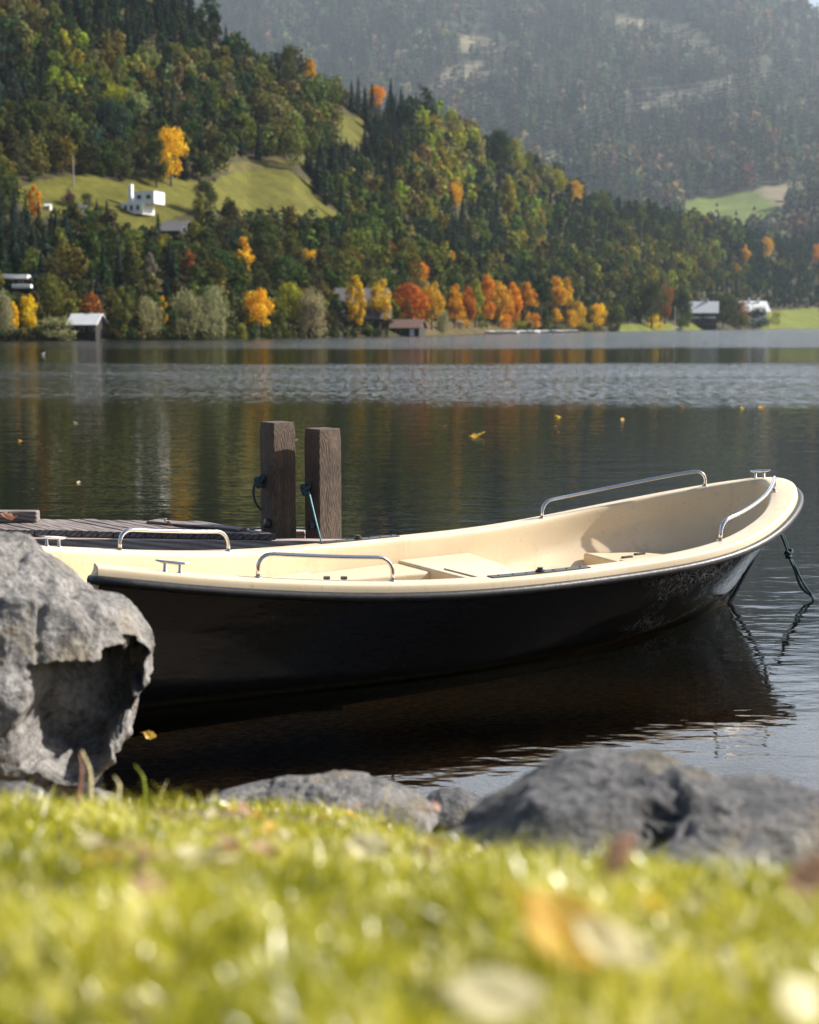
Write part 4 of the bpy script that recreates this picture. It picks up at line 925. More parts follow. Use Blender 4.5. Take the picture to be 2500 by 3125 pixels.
def rock(name, label, poly, Y, depth, seed, mat, amp=.045, sub=6, lean=0, cuts=(), group=None, fs=2.2, caves=(), pits=0):
    cx = sum(p[0] for p in poly)/len(poly); cy = (min(p[1] for p in poly)+max(p[1] for p in poly))/2
    cx = (min(p[0] for p in poly)+max(p[0] for p in poly))/2
    n = len(poly)
    def R_(a):
        dx, dy = math.cos(a), -math.sin(a); best = 0
        for i in range(n):
            x1, y1 = poly[i][0]-cx, poly[i][1]-cy; x2, y2 = poly[(i+1) % n][0]-cx, poly[(i+1) % n][1]-cy
            ex, ey = x2-x1, y2-y1; det = dx*(-ey)+dy*ex
            if abs(det) < 1e-9: continue
            t = (x1*(-ey)+y1*ex)/det; u = (dx*y1-dy*x1)/det
            if t > 0 and -1e-6 <= u <= 1+1e-6: best = max(best, t)
        return best
    tab = [R_(k/360*2*math.pi) for k in range(361)]
    bm = bmesh.new(); bmesh.ops.create_icosphere(bm, subdivisions=sub, radius=1); c = at(cx, cy, Y); k_ = Y/F
    so = Vector((seed*3.1, seed*1.7, seed*.9))
    for v in bm.verts:
        d = v.co.copy(); r2 = math.hypot(d.x, d.z); a = math.atan2(d.z, d.x) % (2*math.pi); q = a/(2*math.pi)*360; i = int(q) % 360; Ra = tab[i]*(1-(q-int(q)))+tab[i+1]*(q-int(q))
        rad = Ra*k_*r2**.75*(1-.75*depth/Y)
        y = math.copysign(abs(d.y)**.85, d.y)*depth
        p = Vector((rad*math.cos(a), y, rad*math.sin(a)))
        if lean: p.y += lean*(p.z)
        for (cp, cn) in cuts:                  # split faces
            cn_ = Vector(cn).normalized(); e = (p-Vector(cp)).dot(cn_)
            if e > 0: p -= cn_*e*.92
        pf = 1
        if caves and d.y < .25:
            qx, qy = proj(c+p)
            for cp_, dep in caves:
                jx, jy = noise.noise(p*14)*9, noise.noise(p*14+Vector((5, 5, 5)))*9
                k4 = sum(inpoly(qx+jx+ox, qy+jy+oy, cp_) for ox, oy in ((-5, -4), (5, -4), (-5, 4), (5, 4), (0, 0)))/5
                if k4: p.y += dep*k4; p.x *= 1-.12*k4; pf = .4
        w = p*fs+so
        rg = 1-abs(noise.noise(w*1.1))*2.2; h = (rg-.55)*amp*1.2+noise.noise(w*2.6)*amp*.8+noise.noise(w*7)*amp*.40+noise.noise(w*17)*amp*.18
        if pits: pn = noise.noise(w*.8+Vector((3, 9, 2))); h -= pits*min(.5, max(0, pn-.16))*3.4
        crv = abs(noise.noise(w*.9+Vector((7, 3, 1)))); h -= amp*1.1*max(0, 1-crv*9)
        nn = Vector((p.x, p.y*.8, p.z)).normalized(); v.co = p+nn*h*pf
    me = bpy.data.meshes.new(name); bm.to_mesh(me); bm.free()
    me.polygons.foreach_set('use_smooth', np.ones(len(me.polygons), bool)); me.materials.append(mat)
    o = bpy.data.objects.new(name, me); COL.objects.link(o); o.location = c; tag(o, label, 'rock', group); return o
rock('boulder', 'large angular grey boulder with a black hollow, at the left before the boat',
     [(-420, 1760), (-180, 1590), (0, 1616), (60, 1640), (105, 1690), (165, 1735), (238, 1785), (325, 1820), (405, 1850), (440, 1900), (470, 1918), (497, 1955), (508, 1990), (490, 2040), (508, 2095), (482, 2130), (456, 2160), (452, 2220), (446, 2280), (400, 2345), (330, 2405), (220, 2450), (-20, 2480), (-420, 2500), (-520, 2100)],
     4.75, .46, 1, M_ROCK, .019, sub=7, lean=.42, fs=4.2,
     cuts=[((.10, -.27, .10), (.25, -.80, .60)), ((-.25, -.40, 0), (-.5, -.9, .1)), ((.30, -.20, .10), (.80, -.62, .25)), ((-.12, -.30, .24), (-.25, -.62, .85)), ((.22, -.14, .24), (.30, -.25, .95)), ((.05, -.40, -.12), (.1, -1, .28)), ((.2, -.28, -.30), (.45, -.9, -.4)), ((-.42, -.30, .10), (-.1, -.95, .5))],
     caves=[([(96, 2036), (180, 2022), (262, 2026), (300, 2034), (312, 1990), (388, 1972), (404, 2040), (402, 1936), (432, 1945), (455, 1990), (440, 2040), (442, 2108), (388, 2124), (438, 2150), (424, 2200), (380, 2214), (340, 2260), (300, 2350), (190, 2380), (70, 2345), (45, 2250), (84, 2150)], .36)])
rock('small_stone', 'small pale stone in the grass below the large boulder', [(245, 2440), (262, 2415), (300, 2402), (340, 2415), (368, 2440), (372, 2480), (300, 2500), (240, 2480)], 3.9, .05, 4, M_ROCK, .006, 4, fs=9)
rock('flat_rock', 'low flat grey rock in the middle between grass and water',
     [(540, 2485), (620, 2460), (700, 2444), (800, 2424), (905, 2400), (1000, 2406), (1090, 2396), (1180, 2410), (1240, 2422), (1330, 2446), (1380, 2500), (1300, 2590), (1000, 2600), (700, 2590), (560, 2540)], 3.9, .30, 6, M_ROCK3, .018, 6, fs=6, pits=.05)
rock('dark_rock', 'small dark rock between the low flat rock and the wide rock on the right', [(1290, 2440), (1345, 2418), (1400, 2420), (1480, 2440), (1500, 2500), (1400, 2560), (1290, 2550), (1270, 2480)], 4.3, .16, 8, M_ROCK2, .010, 5, fs=6)
rock('wide_rock', 'wide dark grey rock with pits filling the lower right bank',
     [(1120, 2640), (1250, 2600), (1340, 2556), (1430, 2500), (1500, 2448), (1570, 2402), (1680, 2372), (1790, 2360), (1910, 2372), (2000, 2376), (2110, 2380), (2200, 2396), (2300, 2420), (2500, 2450), (2750, 2510), (3000, 2600), (2950, 2780), (2200, 2820), (1500, 2780), (1180, 2720)], 2.75, .42, 12, M_ROCK2, .020, 7, lean=.6, fs=5.0, pits=.11)
rock('edge_stone', 'grey stone in the grass at the left edge below the boulder', [(-120, 2460), (-60, 2410), (60, 2390), (150, 2420), (180, 2460), (150, 2520), (-100, 2540)], 3.6, .12, 15, M_ROCK2, .012, 5, fs=5)

# ------------------------------------------------------------------ grass, herbs, fallen leaves
m, nt, out = new_mat('grass_blades'); a = N(nt, 'ShaderNodeAttribute', attribute_name='tint')
c = ramp(nt, [(.0, (.06, .075, .008)), (.25, (.17, .19, .010)), (.5, (.44, .43, .018)), (.78, (.66, .62, .05)), (1, (.9, .84, .5))], a.outputs['Fac'])
d = nt.nodes.new('ShaderNodeBsdfDiffuse'); nt.links.new(c, d.inputs[0]); tr = nt.nodes.new('ShaderNodeBsdfTranslucent'); nt.links.new(c, tr.inputs[0])
mx = N(nt, 'ShaderNodeMixShader'); mx.inputs[0].default_value = .5; nt.links.new(d.outputs[0], mx.inputs[1]); nt.links.new(tr.outputs[0], mx.inputs[2])
gl = N(nt, 'ShaderNodeBsdfGlossy', Roughness=.30); gl.inputs[0].default_value = (1, 1, 1, 1); m2 = N(nt, 'ShaderNodeMixShader'); m2.inputs[0].default_value = .045
nt.links.new(mx.outputs[0], m2.inputs[1]); nt.links.new(gl.outputs[0], m2.inputs[2]); nt.links.new(m2.outputs[0], out.inputs[0]); M_GRASS = m
gr = np.random.default_rng(21)
def grass_mesh(n, ymin, ymax, hmin, hmax, wb, seed, wide=False):
    g = np.random.default_rng(seed); y = ymin+(ymax-ymin)*g.random(n)**1.15; x = (g.random(n)*2-1)*(.42*y+.35) if not wide else (.42*y+.3+g.random(n)*(3.4-.3*y))*np.where(g.random(n) < .5, -1, 1)
    z0 = bank_z(x, y)+np.array([noise.noise(Vector((a*2.3, b*2.3, 0)))*.025 for a, b in zip(x, y)])-.004
    dens = np.array([noise.noise(Vector((a*3.1, b*3.1, 5))) for a, b in zip(x, y)])
    lim = np.where(x < .35, 4.15, np.where(x > 1.6, 3.3, 2.35)); keep = (y < lim)*((dens > -.25) | (y < 1.9)); keep &= ~((y > 2.6)*(dens < .0))
    x, y, z0, dens = x[keep], y[keep], z0[keep], dens[keep]; n = len(x)
    tf = np.array([noise.noise(Vector((a*6.5, b*6.5, 11))) for a, b in zip(x, y)]); h = g.uniform(hmin, hmax, n)*np.clip(1+.5*dens+1.1*tf, .45, 2.2); a = g.uniform(0, 6.28, n); ln = g.uniform(.15, 1.1, n)*h; la = g.uniform(0, 6.28, n); w = wb*g.uniform(.6, 1.4, n)
    ax, ay = np.cos(a)*w, np.sin(a)*w; lx, ly = np.cos(la)*ln, np.sin(la)*ln
    P0 = np.stack([x-ax, y-ay, z0], 1); P1 = np.stack([x+ax, y+ay, z0], 1)
    P2 = np.stack([x+ax*.8+lx*.3, y+ay*.8+ly*.3, z0+h*.55], 1); P3 = np.stack([x-ax*.8+lx*.3, y-ay*.8+ly*.3, z0+h*.55], 1)
    P4 = np.stack([x+ax*.15+lx, y+ay*.15+ly, z0+h*g.uniform(.8, 1, n)], 1); P5 = np.stack([x-ax*.15+lx, y-ay*.15+ly, P4[:, 2]], 1)
    V_ = np.stack([P0, P1, P2, P3, P4, P5], 1).reshape(-1, 3); i = np.arange(n)[:, None]*6
    Fc = np.stack([i+np.array([[0, 1, 2, 3]]), i+np.array([[3, 2, 4, 5]])], 1).reshape(-1, 4)
    lo = np.array([noise.noise(Vector((a*11, b*11, 2))) for a, b in zip(x, y)]); ti = np.clip(.47+.16*g.normal(size=n)+.35*dens+.35*lo+np.where(g.random(n) < .09, .45, 0), 0, 1)
    return V_, Fc, np.repeat(ti, 2)
parts_ = [grass_mesh(64000, .45, 4.2, .018, .046, .0018, 1), grass_mesh(26000, .45, 2.6, .010, .03, .0034, 2), grass_mesh(70000, -.6, 3.6, .02, .05, .004, 3, True), grass_mesh(30000, -2.0, .45, .02, .05, .004, 4)]
o_ = 0; Vs, Fs, Ts = [], [], []
for v_, f_, t_ in parts_: Vs.append(v_); Fs.append(f_+o_); Ts.append(t_); o_ += len(v_)
tag(mesh_np('grass', np.concatenate(Vs), np.concatenate(Fs), M_GRASS, tint=np.concatenate(Ts)), 'short bright yellow-green grass on the bank', 'grass', kind='stuff')

LEAFM = {}
def leaf_mat(name, c, trans=.5):
    if name in LEAFM: return LEAFM[name]
    m, nt, out = new_mat(name); n = noise_n(nt, 60, 4, .6); cc = ramp(nt, [(.3, tuple(x*.6 for x in c)), (.7, tuple(min(1, x*1.25) for x in c))], n)
    p = nt.nodes.new('ShaderNodeBsdfPrincipled'); nt.links.new(cc, p.inputs['Base Color']); p.inputs['Roughness'].default_value = .5
    tr = nt.nodes.new('ShaderNodeBsdfTranslucent'); nt.links.new(cc, tr.inputs[0]); mx = N(nt, 'ShaderNodeMixShader'); mx.inputs[0].default_value = trans
    nt.links.new(p.outputs[0], mx.inputs[1]); nt.links.new(tr.outputs[0], mx.inputs[2]); nt.links.new(mx.outputs[0], out.inputs[0]); LEAFM[name] = m; return m
LC = {'orange': (.95, .54, .09), 'yellow': (.85, .66, .06), 'cream': (.82, .74, .46), 'brown': (.26, .12, .06), 'pink': (.50, .30, .22), 'green': (.34, .40, .02)}
def leaf_me(col, curl=.3, wid=.62, seed=0, maple=False):
    r_ = random.Random(seed); nu, nv = 15, 9; vs = []
    for i in range(nu):
        u = i/(nu-1)
        if maple: w = wid*.5*(math.sin(math.pi*min(1, u*1.02))**.6)*(.62+.38*abs(math.cos(u*9.4)))
        else: w = wid*.5*math.sin(math.pi*u**.85)**.9
        for j in range(nv):
            v = j/(nv-1)*2-1
            vs.append((u-.5, v*w+.02*math.sin(u*7+seed), abs(v)*w*.45*curl+curl*.35*(u-.5)**2*2+.03*math.sin(u*9+v*3+seed)*curl*2))
    fs = [(i*nv+j, i*nv+j+1, (i+1)*nv+j+1, (i+1)*nv+j) for i in range(nu-1) for j in range(nv-1)]
    mb = MB().add(vs, fs); mb.tube([(-.72, 0, .02), (-.5, 0, .0+curl*.17), (0, 0, .006), (.4, 0, curl*.1)], [.012, .012, .008, .003], 5)
    o = mb.build('fallen_leaf', leaf_mat(col+'_leaf', LC[col]), smooth=True); me = o.data; bpy.data.objects.remove(o); return me
LM = {k: [leaf_me(k, .3, .6, 1), leaf_me(k, .7, .7, 2, True), leaf_me(k, .5, .5, 3)] for k in LC}
def leaf(p, size, col, rot, label, group=None, v=0, name='fallen_leaf'):
    o = bpy.data.objects.new(name, LM[col][v]); COL.objects.link(o); o.location = p; o.scale = (size,)*3; o.rotation_euler = rot
    tag(o, label, 'leaf', group); return o
def bankp(px, row, dz=.02):                    # first hit on the bank
    a_, y_, z_ = ray(px, row)
    for k in np.linspace(.3, 7, 1500):
        if CAMH+z_*k <= ground_z(a_*k, y_*k)+dz: return Vector((a_*k, y_*k, CAMH+z_*k))
    return at(px, row, 3)
leaf(bankp(1745, 2850, .05), .096, 'orange', (.40, .35, -.62), 'big orange-yellow leaf standing in the grass, lower right', v=0)
leaf(bankp(1880, 2895, .05), .070, 'cream', (.35, .3, -.55), 'pale narrow leaf leaning against the big orange-yellow leaf', v=2)
leaf(bankp(1515, 3040, .05), .066, 'cream', (.5, .0, .1), 'pale cream leaf in the grass at the very bottom', v=0)
leaf(bankp(1115, 2580, .04), .055, 'cream', (1.0, .1, .3), 'pale beige leaf upright in the grass below the dark rock', v=1)
leaf(bankp(1890, 2605, .05), .050, 'pink', (1.1, -.9, .3), 'pinkish dry leaf upright before the wide rock', v=2)
leaf(bankp(2465, 2670, .05), .050, 'pink', (1.1, -.4, .3), 'pinkish leaf in the grass at the right edge', v=1)
leaf(bankp(460, 2700, .04), .040, 'pink', (.9, .3, .3), 'pink-beige leaf in the grass at the left', v=2)
leaf(bankp(2440, 3050, .05), .055, 'cream', (.8, .1, .9), 'pale leaf in the grass at the bottom right corner', v=0)
leaf(at(456, 2243, 4.70), .045, 'orange', (1.2, .4, .3), 'small orange leaf stuck to the lower right side of the large boulder', v=1)
lr = random.Random(77)
for i in range(46):
    px, row = lr.uniform(250, 1400), lr.uniform(2455, 2640); colr = lr.choice(['brown', 'brown', 'cream', 'pink', 'orange'])
    leaf(bankp(px, row, .03), lr.uniform(.025, .05), colr, (lr.uniform(-.6, .9), lr.uniform(-.6, .6), lr.uniform(0, 6.28)), {'brown': 'brown withered leaf among grass near the low flat rock', 'cream': 'pale withered leaf among grass near the low flat rock', 'pink': 'pinkish withered leaf among grass near the low flat rock', 'orange': 'orange withered leaf among grass near the low flat rock'}[colr], colr+' leaves littering the bank', v=lr.randrange(3))
# dandelion-like yellow flower, white pebbles, sprig
def flower(px, row, r, col, label):
    p = bankp(px, row, .06); root = empty('flower', p); tag(root, label, 'flower')
    mb = MB(); q = random.Random(int(px))
    for k in range(42):
        a = q.uniform(0, 6.28); e = q.uniform(.05, 1.2); l = r*q.uniform(.7, 1)
        dv = Vector((math.cos(a)*math.cos(e), math.sin(a)*math.cos(e), math.sin(e)*.7)); sd_ = Vector((-math.sin(a), math.cos(a), 0))*r*.13
        mb.add([dv*l*.1-sd_*.5, dv*l*.1+sd_*.5, dv*l+sd_, dv*l-sd_], [(0, 1, 2, 3)])
    mb.build('blossom', leaf_mat(col+'_leaf', LC[col]), root); MB().tube([(0, 0, 0), (.004, 0, -.035), (0, .003, -.08)], .0016, 6).build('stem', leaf_mat('green_leaf', LC['green']), root)
flower(1988, 2765, .014, 'yellow', 'yellow blossom in the grass below the wide rock'); flower(2112, 2762, .008, 'cream', 'small whitish blossom right of the yellow blossom')
rock('pebble', 'small white pebble in the grass at the left', [(445, 2545), (455, 2532), (470, 2532), (480, 2545), (470, 2562), (452, 2560)], 2.6, .008, 9, plain('white_pebble', (.7, .7, .68), .6), .001, 3, fs=20)
sp = bankp(1290, 2545, .02); root = empty('sprig', sp); tag(root, 'low yellow-green leafy sprig in front of the dark rock', 'plant'); q = random.Random(8)
stm = MB()
tips = [at(x_, y_, sp.y+dy_) for x_, y_, dy_ in ((1280, 2470, .02), (1300, 2500, 0), (1335, 2475, .03), (1370, 2462, .04), (1395, 2440, .05), (1420, 2425, .05), (1440, 2412, .06), (1425, 2445, .04), (1350, 2455, .03), (1270, 2520, -.02), (1310, 2530, -.03), (1400, 2465, .02))]
for t_ in tips:
    w_ = t_-sp; stm.tube([(0, 0, 0), w_*.5+Vector((0, 0, .01)), w_], [.0018, .0014, .001], 5)
    for k in range(2):
        lf = bpy.data.objects.new('leaf', LM['green'][q.randrange(3)]); COL.objects.link(lf); lf.parent = root; lf.location = w_+Vector((q.uniform(-.012, .012), 0, q.uniform(-.01, .01))); lf.scale = (.030,)*3; lf.rotation_euler = (q.uniform(.3, 1.3), q.uniform(-.5, .5), q.uniform(0, 6.28))
stm.build('stem', leaf_mat('green_leaf', LC['green']), root)
# tall stalks at the foot of the boulder
for i, (x0_, y0_, x1_, y1_, c_) in enumerate(((440, 2460, 412, 2335, 'green'), (225, 2470, 245, 2300, 'pink'), (275, 2460, 250, 2290, 'cream'), (350, 2470, 350, 2370, 'cream'), (1110, 2560, 1190, 2400, 'cream'))):
    a = bankp(x0_, y0_, 0); b_ = at(x1_, y1_, a.y+.05); md = (a+b_)*.5+Vector((.01, 0, .01))
    MBs = MB().tube(smooth_line([a-Vector((0, 0, .02)), md, b_], 5), [.004]*4+[.003]*3+[.002]*4, 5)
    tag(MBs.build('grass_stalk', leaf_mat(c_+'_leaf', LC[c_]), smooth=True), ['green stalk rising right of the boulder stone', 'reddish dry stalk before the boulder overhang', 'pale dry stalk beside the reddish one', 'short pale stalk above the small pale stone', 'thin pale stalk before the low flat rock'][i], 'stalk')
# leaves on jetty and water
leaf(at(25, 1578, 10.2), .13, 'brown', (.6, .2, .5), 'curled brown leaf by the kerb block on the jetty', v=1)
leaf(at(512, 1599, 10.15), .10, 'brown', (.7, -.3, 2.5), 'curled brown leaf in the middle of the jetty', v=1)
for i, (px, row, sz, c_, lab) in enumerate(((1457, 1331, .30, 'orange', 'large orange leaf floating on the calm water'), (1900, 1281, .18, 'orange', 'orange leaf floating right of the large one'), (1703, 1272, .14, 'yellow', 'yellow leaf floating upper of two beyond the large orange leaf'), (1705, 1318, .10, 'brown', 'brown leaf floating lower of two beyond the large orange leaf'),
     (1360, 1302, .14, 'brown', 'brown leaf floating left of the large orange leaf'), (905, 1342, .07, 'cream', 'pale leaf floating between the two posts'), (240, 1473, .08, 'cream', 'pale leaf floating beyond the jetty'), (230, 1290, .10, 'cream', 'pale leaf floating far beyond the jetty at the left'), (62, 1345, .09, 'orange', 'orange leaf floating at the left edge'), (2205, 1335, .10, 'brown', 'brown leaf floating at the right'),
     (2325, 1243, .2, 'orange', 'orange leaf floating at the edge of the ruffled water'), (2265, 1246, .16, 'yellow', 'yellow leaf floating at the edge of the ruffled water'), (2080, 1240, .16, 'brown', 'brown leaf floating near the ruffled water'), (125, 1355, .08, 'brown', 'brown leaf floating beside the orange one at the left'))):
    p = atz(px, row, .006); leaf(p, sz, c_, (.15, -.25, i*1.3), lab, v=i % 2+1 if i else 1, name='floating_leaf')
bo = leaf(atz(765, 1766, .43), .07, 'orange', (.1, 0, .4), 'orange leaf lying on the stern seat of the boat', v=1)

# ------------------------------------------------------------------ houses, boats and poles across the lake
M_WHITE = plain('white_render', (.80, .80, .78), .7, var=.04, scale=.5); M_DWOOD = plain('dark_larch', (.014, .010, .008), .8, var=.4, scale=2); M_ROOFP = plain('pale_metal_roof', (.62, .63, .64), .45, var=.06, scale=.6)
M_ROOFG = plain('grey_roof_tiles', (.10, .10, .105), .7, var=.25, scale=2); M_ROOFB = plain('brown_roof_tiles', (.14, .085, .065), .8, var=.3, scale=2); M_GLASS = plain('window_glass', (.02, .025, .03), .08, var=.1); M_FRAME = plain('window_frame', (.35, .3, .25), .6)
def gable(root, w, d, h0, h1, wall, roof, over=.4, along='x', thick=.16, cx=0, cy=0, z0=-1.0):
    """box body with a gable roof; ridge runs along x or y"""
    wb = MB(); x0, x1, y0, y1 = cx-w/2, cx+w/2, cy-d/2, cy+d/2
    if along == 'x':
        v = [(x0, y0, z0), (x1, y0, z0), (x1, y1, z0), (x0, y1, z0), (x0, y0, h0), (x1, y0, h0), (x1, y1, h0), (x0, y1, h0), (x0, cy, h1), (x1, cy, h1)]
        wb.add(v, [(3, 2, 1, 0), (0, 1, 5, 4), (2, 3, 7, 6), (1, 2, 6, 9, 5), (3, 0, 4, 8, 7), (4, 5, 9, 8), (6, 7, 8, 9)])
    else:
        v = [(x0, y0, z0), (x1, y0, z0), (x1, y1, z0), (x0, y1, z0), (x0, y0, h0), (x1, y0, h0), (x1, y1, h0), (x0, y1, h0), (cx, y0, h1), (cx, y1, h1)]
        wb.add(v, [(3, 2, 1, 0), (1, 2, 6, 5), (3, 0, 4, 7), (0, 1, 5, 8, 4), (2, 3, 7, 9, 6), (5, 6, 9, 8), (7, 4, 8, 9)])
    wb.build('wall', wall, root)
    rb = MB(); o = over
    def slab(a, b, c, e): n_ = (Vector(b)-Vector(a)).cross(Vector(e)-Vector(a)).normalized(); n_ = n_ if n_.z > 0 else -n_; P_ = [Vector(q)+n_*.02 for q in (a, b, c, e)]; T_ = [q+n_*thick for q in P_]; rb.add(P_+T_, [(3, 2, 1, 0), (4, 5, 6, 7)]+[(k, (k+1) % 4, 4+(k+1) % 4, 4+k) for k in range(4)])
    if along == 'x':
        sl_ = (h1-h0)/(d/2); slab((x0-o, y0-o, h0-o*sl_), (x1+o, y0-o, h0-o*sl_), (x1+o, cy, h1), (x0-o, cy, h1)); slab((x0-o, cy, h1), (x1+o, cy, h1), (x1+o, y1+o, h0-o*sl_), (x0-o, y1+o, h0-o*sl_))
    else:
        sl_ = (h1-h0)/(w/2); slab((x0-o, y0-o, h0-o*sl_), (cx, y0-o, h1), (cx, y1+o, h1), (x0-o, y1+o, h0-o*sl_)); slab((cx, y0-o, h1), (x1+o, y0-o, h0-o*sl_), (x1+o, y1+o, h0-o*sl_), (cx, y1+o, h1))
    return rb.build('roof', roof, root)
def win(root, x, y, z, w, h, side='y'):
    d = (w, .10, h) if side == 'y' else (.10, w, h); f = MB().box((x, y, z), d).build('window', M_FRAME, root)
    g = (w*.8, .13, h*.8) if side == 'y' else (.13, w*.8, h*.8); MB().box((x, y, z), g).build('pane', M_GLASS, f)
def house_root(px, row, name, label, rz=0, cat='house', dz=0):
    p, t = hill_pt(px, row); p.z += dz; r_ = empty(name, p, rz); tag(r_, label, cat); return r_, p.y/F
def flatbox(root, c, d, mat, name='wall', bev=.05): return MB().box(c, d).build(name, mat, root, bevel=bev)
# white modern house
h, s_ = house_root(420, 655, 'modern_house', 'white modern house with a tall chimney tower on the left meadow', -.35)
flatbox(h, (18*s_, 2.5, 50*s_), (70*s_, 4.0, 36*s_), M_WHITE); flatbox(h, (-16*s_, 1.8, 18*s_), (74*s_, 4.5, 34*s_), M_WHITE, 'lower_wall')
flatbox(h, (-42*s_, 2.2, 55*s_), (12*s_, .8, 76*s_), M_WHITE, 'chimney'); flatbox(h, (18*s_, 2.5, 68.6*s_), (73*s_, 4.2, .10), M_ROOFP, 'roof')
for x in (-36, -16, 6): win(h, x*s_, 1.8-2.26, 20*s_, 9*s_, 16*s_)
for x in (2, 34): win(h, x*s_, .49, 52*s_, 15*s_, 12*s_)
h, s_ = house_root(540, 712, 'grey_roofed_house', 'low house with dark grey two-step roof below the white house', -.2)
gable(h, 64*s_, 5, 12*s_, 34*s_, M_DWOOD, M_ROOFG, .5, 'x'); gable(h, 80*s_, 3, 2*s_, 14*s_, M_DWOOD, M_ROOFG, .3, 'x', cy=-3.6)
h, s_ = house_root(30, 905, 'terrace_house', 'house with flat white roof slabs at the left edge above the shore trees', .1)
flatbox(h, (0, 4, 30*s_), (120*s_, 5, 52*s_), M_DWOOD); flatbox(h, (-4*s_, 3.4, 60*s_), (112*s_, 7, 12*s_), M_WHITE, 'roof'); flatbox(h, (42*s_, -.6, 30*s_), (56*s_, 3, 11*s_), M_WHITE, 'balcony')
for x in (-30, 0, 30): win(h, x*s_, 1.45, 42*s_, 16*s_, 14*s_)
h, s_ = house_root(268, 1027, 'lakeside_cabin', 'dark wooden cabin with pale grey metal roof at the left shore', -.18, 'cabin')
rf = gable(h, 84*s_, 78*s_, 38*s_, 66*s_, M_DWOOD, M_ROOFP, .35, 'x'); MB().box((10*s_, 2*s_, 68*s_), (7*s_, 7*s_, 16*s_)).build('chimney', plain('brick', (.3, .08, .05), .8), rf)
for x in (-30, 0, 30): win(h, x*s_, -39*s_-.03, 22*s_, 15*s_, 14*s_)
flatbox(h, (10*s_, -48*s_, 20*s_), (70*s_, 14*s_, 3*s_), M_DWOOD, 'deck')
h, s_ = house_root(300, 1033, 'beached_dinghy', 'white dinghy pulled up on edge beside the lakeside cabin', .3, 'boat')
b = MB(); h.scale = (.7, .7, .7)
for k in range(7):
    t = k/6; w_ = 13*s_*math.sin(math.pi*(.12+.8*t))**.6; b.v += [(-w_, 0, t*34*s_), (-w_*.6, -9*s_, t*34*s_), (w_*.6, -9*s_, t*34*s_), (w_, 0, t*34*s_)]
b.f += [(k*4+j, k*4+j+1, k*4+5+j, k*4+4+j) for k in range(6) for j in range(3)]+[(0, 1, 2, 3), (27, 26, 25, 24)]+[(k*4+3, k*4, k*4+4, k*4+7) for k in range(6)]
b.build('hull', M_WHITE, h, smooth=True); MB().box((0, .01, 16*s_), (20*s_, .05, 3*s_)).build('thwart', M_FRAME, h)
h, s_ = house_root(1105, 985, 'steep_roofed_house', 'house with big steep grey roof behind the tall golden trees', .15)
gable(h, 150*s_, 6.5, 22*s_, 102*s_, M_DWOOD, plain('violet_grey_tiles', (.15, .135, .14), .8, var=.2, scale=2), .5, 'x'); 
for x in (-50, -20, 20, 50): win(h, x*s_, -3.28, 8*s_, 14*s_, 14*s_)
h, s_ = house_root(1246, 1024, 'boathouse', 'small dark boathouse with brownish roof and pale door at the waterline', -.25, 'boathouse')
gable(h, 88*s_, 5, 24*s_, 46*s_, M_DWOOD, M_ROOFB, .4, 'x'); flatbox(h, (22*s_, -2.55, 10*s_), (14*s_, .1, 22*s_), M_WHITE, 'door', .01); win(h, -20*s_, -2.53, 13*s_, 14*s_, 10*s_)
h, s_ = house_root(2145, 1000, 'brown_chalet', 'dark brown wooden chalet with pale roof at the right shore', -.2)
rf = gable(h, 78*s_, 8, 50*s_, 78*s_, M_DWOOD, M_ROOFP, 1.0, 'x'); flatbox(h, (0, -4.4, 30*s_), (74*s_, .9, 5*s_), M_WHITE, 'balcony'); MB().box((12*s_, 0, 80*s_), (6*s_, 1, 16*s_)).build('chimney', M_WHITE, rf)
for z in (16, 42):
    for x in (-28, -10, 10, 28): win(h, x*s_, -4.03, z*s_, 11*s_, 12*s_)
h, s_ = house_root(2295, 985, 'white_chalet', 'white chalet with wide pale roof and two chimneys right of the brown one', .15)
rf = gable(h, 70*s_, 9, 40*s_, 64*s_, M_WHITE, M_ROOFP, 1.6, 'x')
for x in (-14, 16): MB().box((x*s_, -1, 66*s_), (6*s_, 1, 18*s_)).build('chimney', M_WHITE, rf)
for x in (-22, -2, 18): win(h, x*s_, -4.53, 26*s_, 11*s_, 12*s_)
h, s_ = house_root(147, 640, 'garden_shed', 'tiny pale shed beside the dark purple bush', 0, 'shed'); gable(h, 17*s_, 1.0, 9*s_, 15*s_, M_WHITE, M_ROOFP, .1); flatbox(h, (0, -.54, 4*s_), (5*s_, .06, 8*s_), M_DWOOD, 'door', .01)
h, s_ = house_root(250, 648, 'pale_hut', 'small pale hut between the purple bush and the white house', 0, 'shed'); gable(h, 26*s_, 1.4, 10*s_, 20*s_, M_WHITE, M_ROOFG, .15); flatbox(h, (0, -.74, 4*s_), (6*s_, .06, 8*s_), M_DWOOD, 'door', .01)
# garden wall / camper / pole
h, s_ = house_root(1402, 997, 'camper_van', 'small white camper van parked under the orange tree row', 0, 'van'); flatbox(h, (0, 0, 9*s_), (28*s_, 1.1, 13*s_), M_WHITE, 'body', .12)
for x in (-8, 8): MB().tube([(x*s_, -.62, 2.5*s_), (x*s_, -.5, 2.5*s_)], 2.6*s_, 10).build('wheel', M_RUB, h)
MB().box((3*s_, -.56, 11*s_), (14*s_, .03, 5*s_)).build('window', M_GLASS, h)
p, t = hill_pt(225, 568); s_ = p.y/F; mb = MB().tube([p-Vector((0, 0, .3)), p+Vector((0, 0, 88*s_))], [.13, .10], 8).tube([p+Vector((-.5, 0, 80*s_)), p+Vector((.5, 0, 80*s_))], .05, 6)
tag(mb.build('utility_pole', plain('grey_pole', (.28, .26, .25), .8)), 'thin grey utility pole above the purple bush', 'pole')
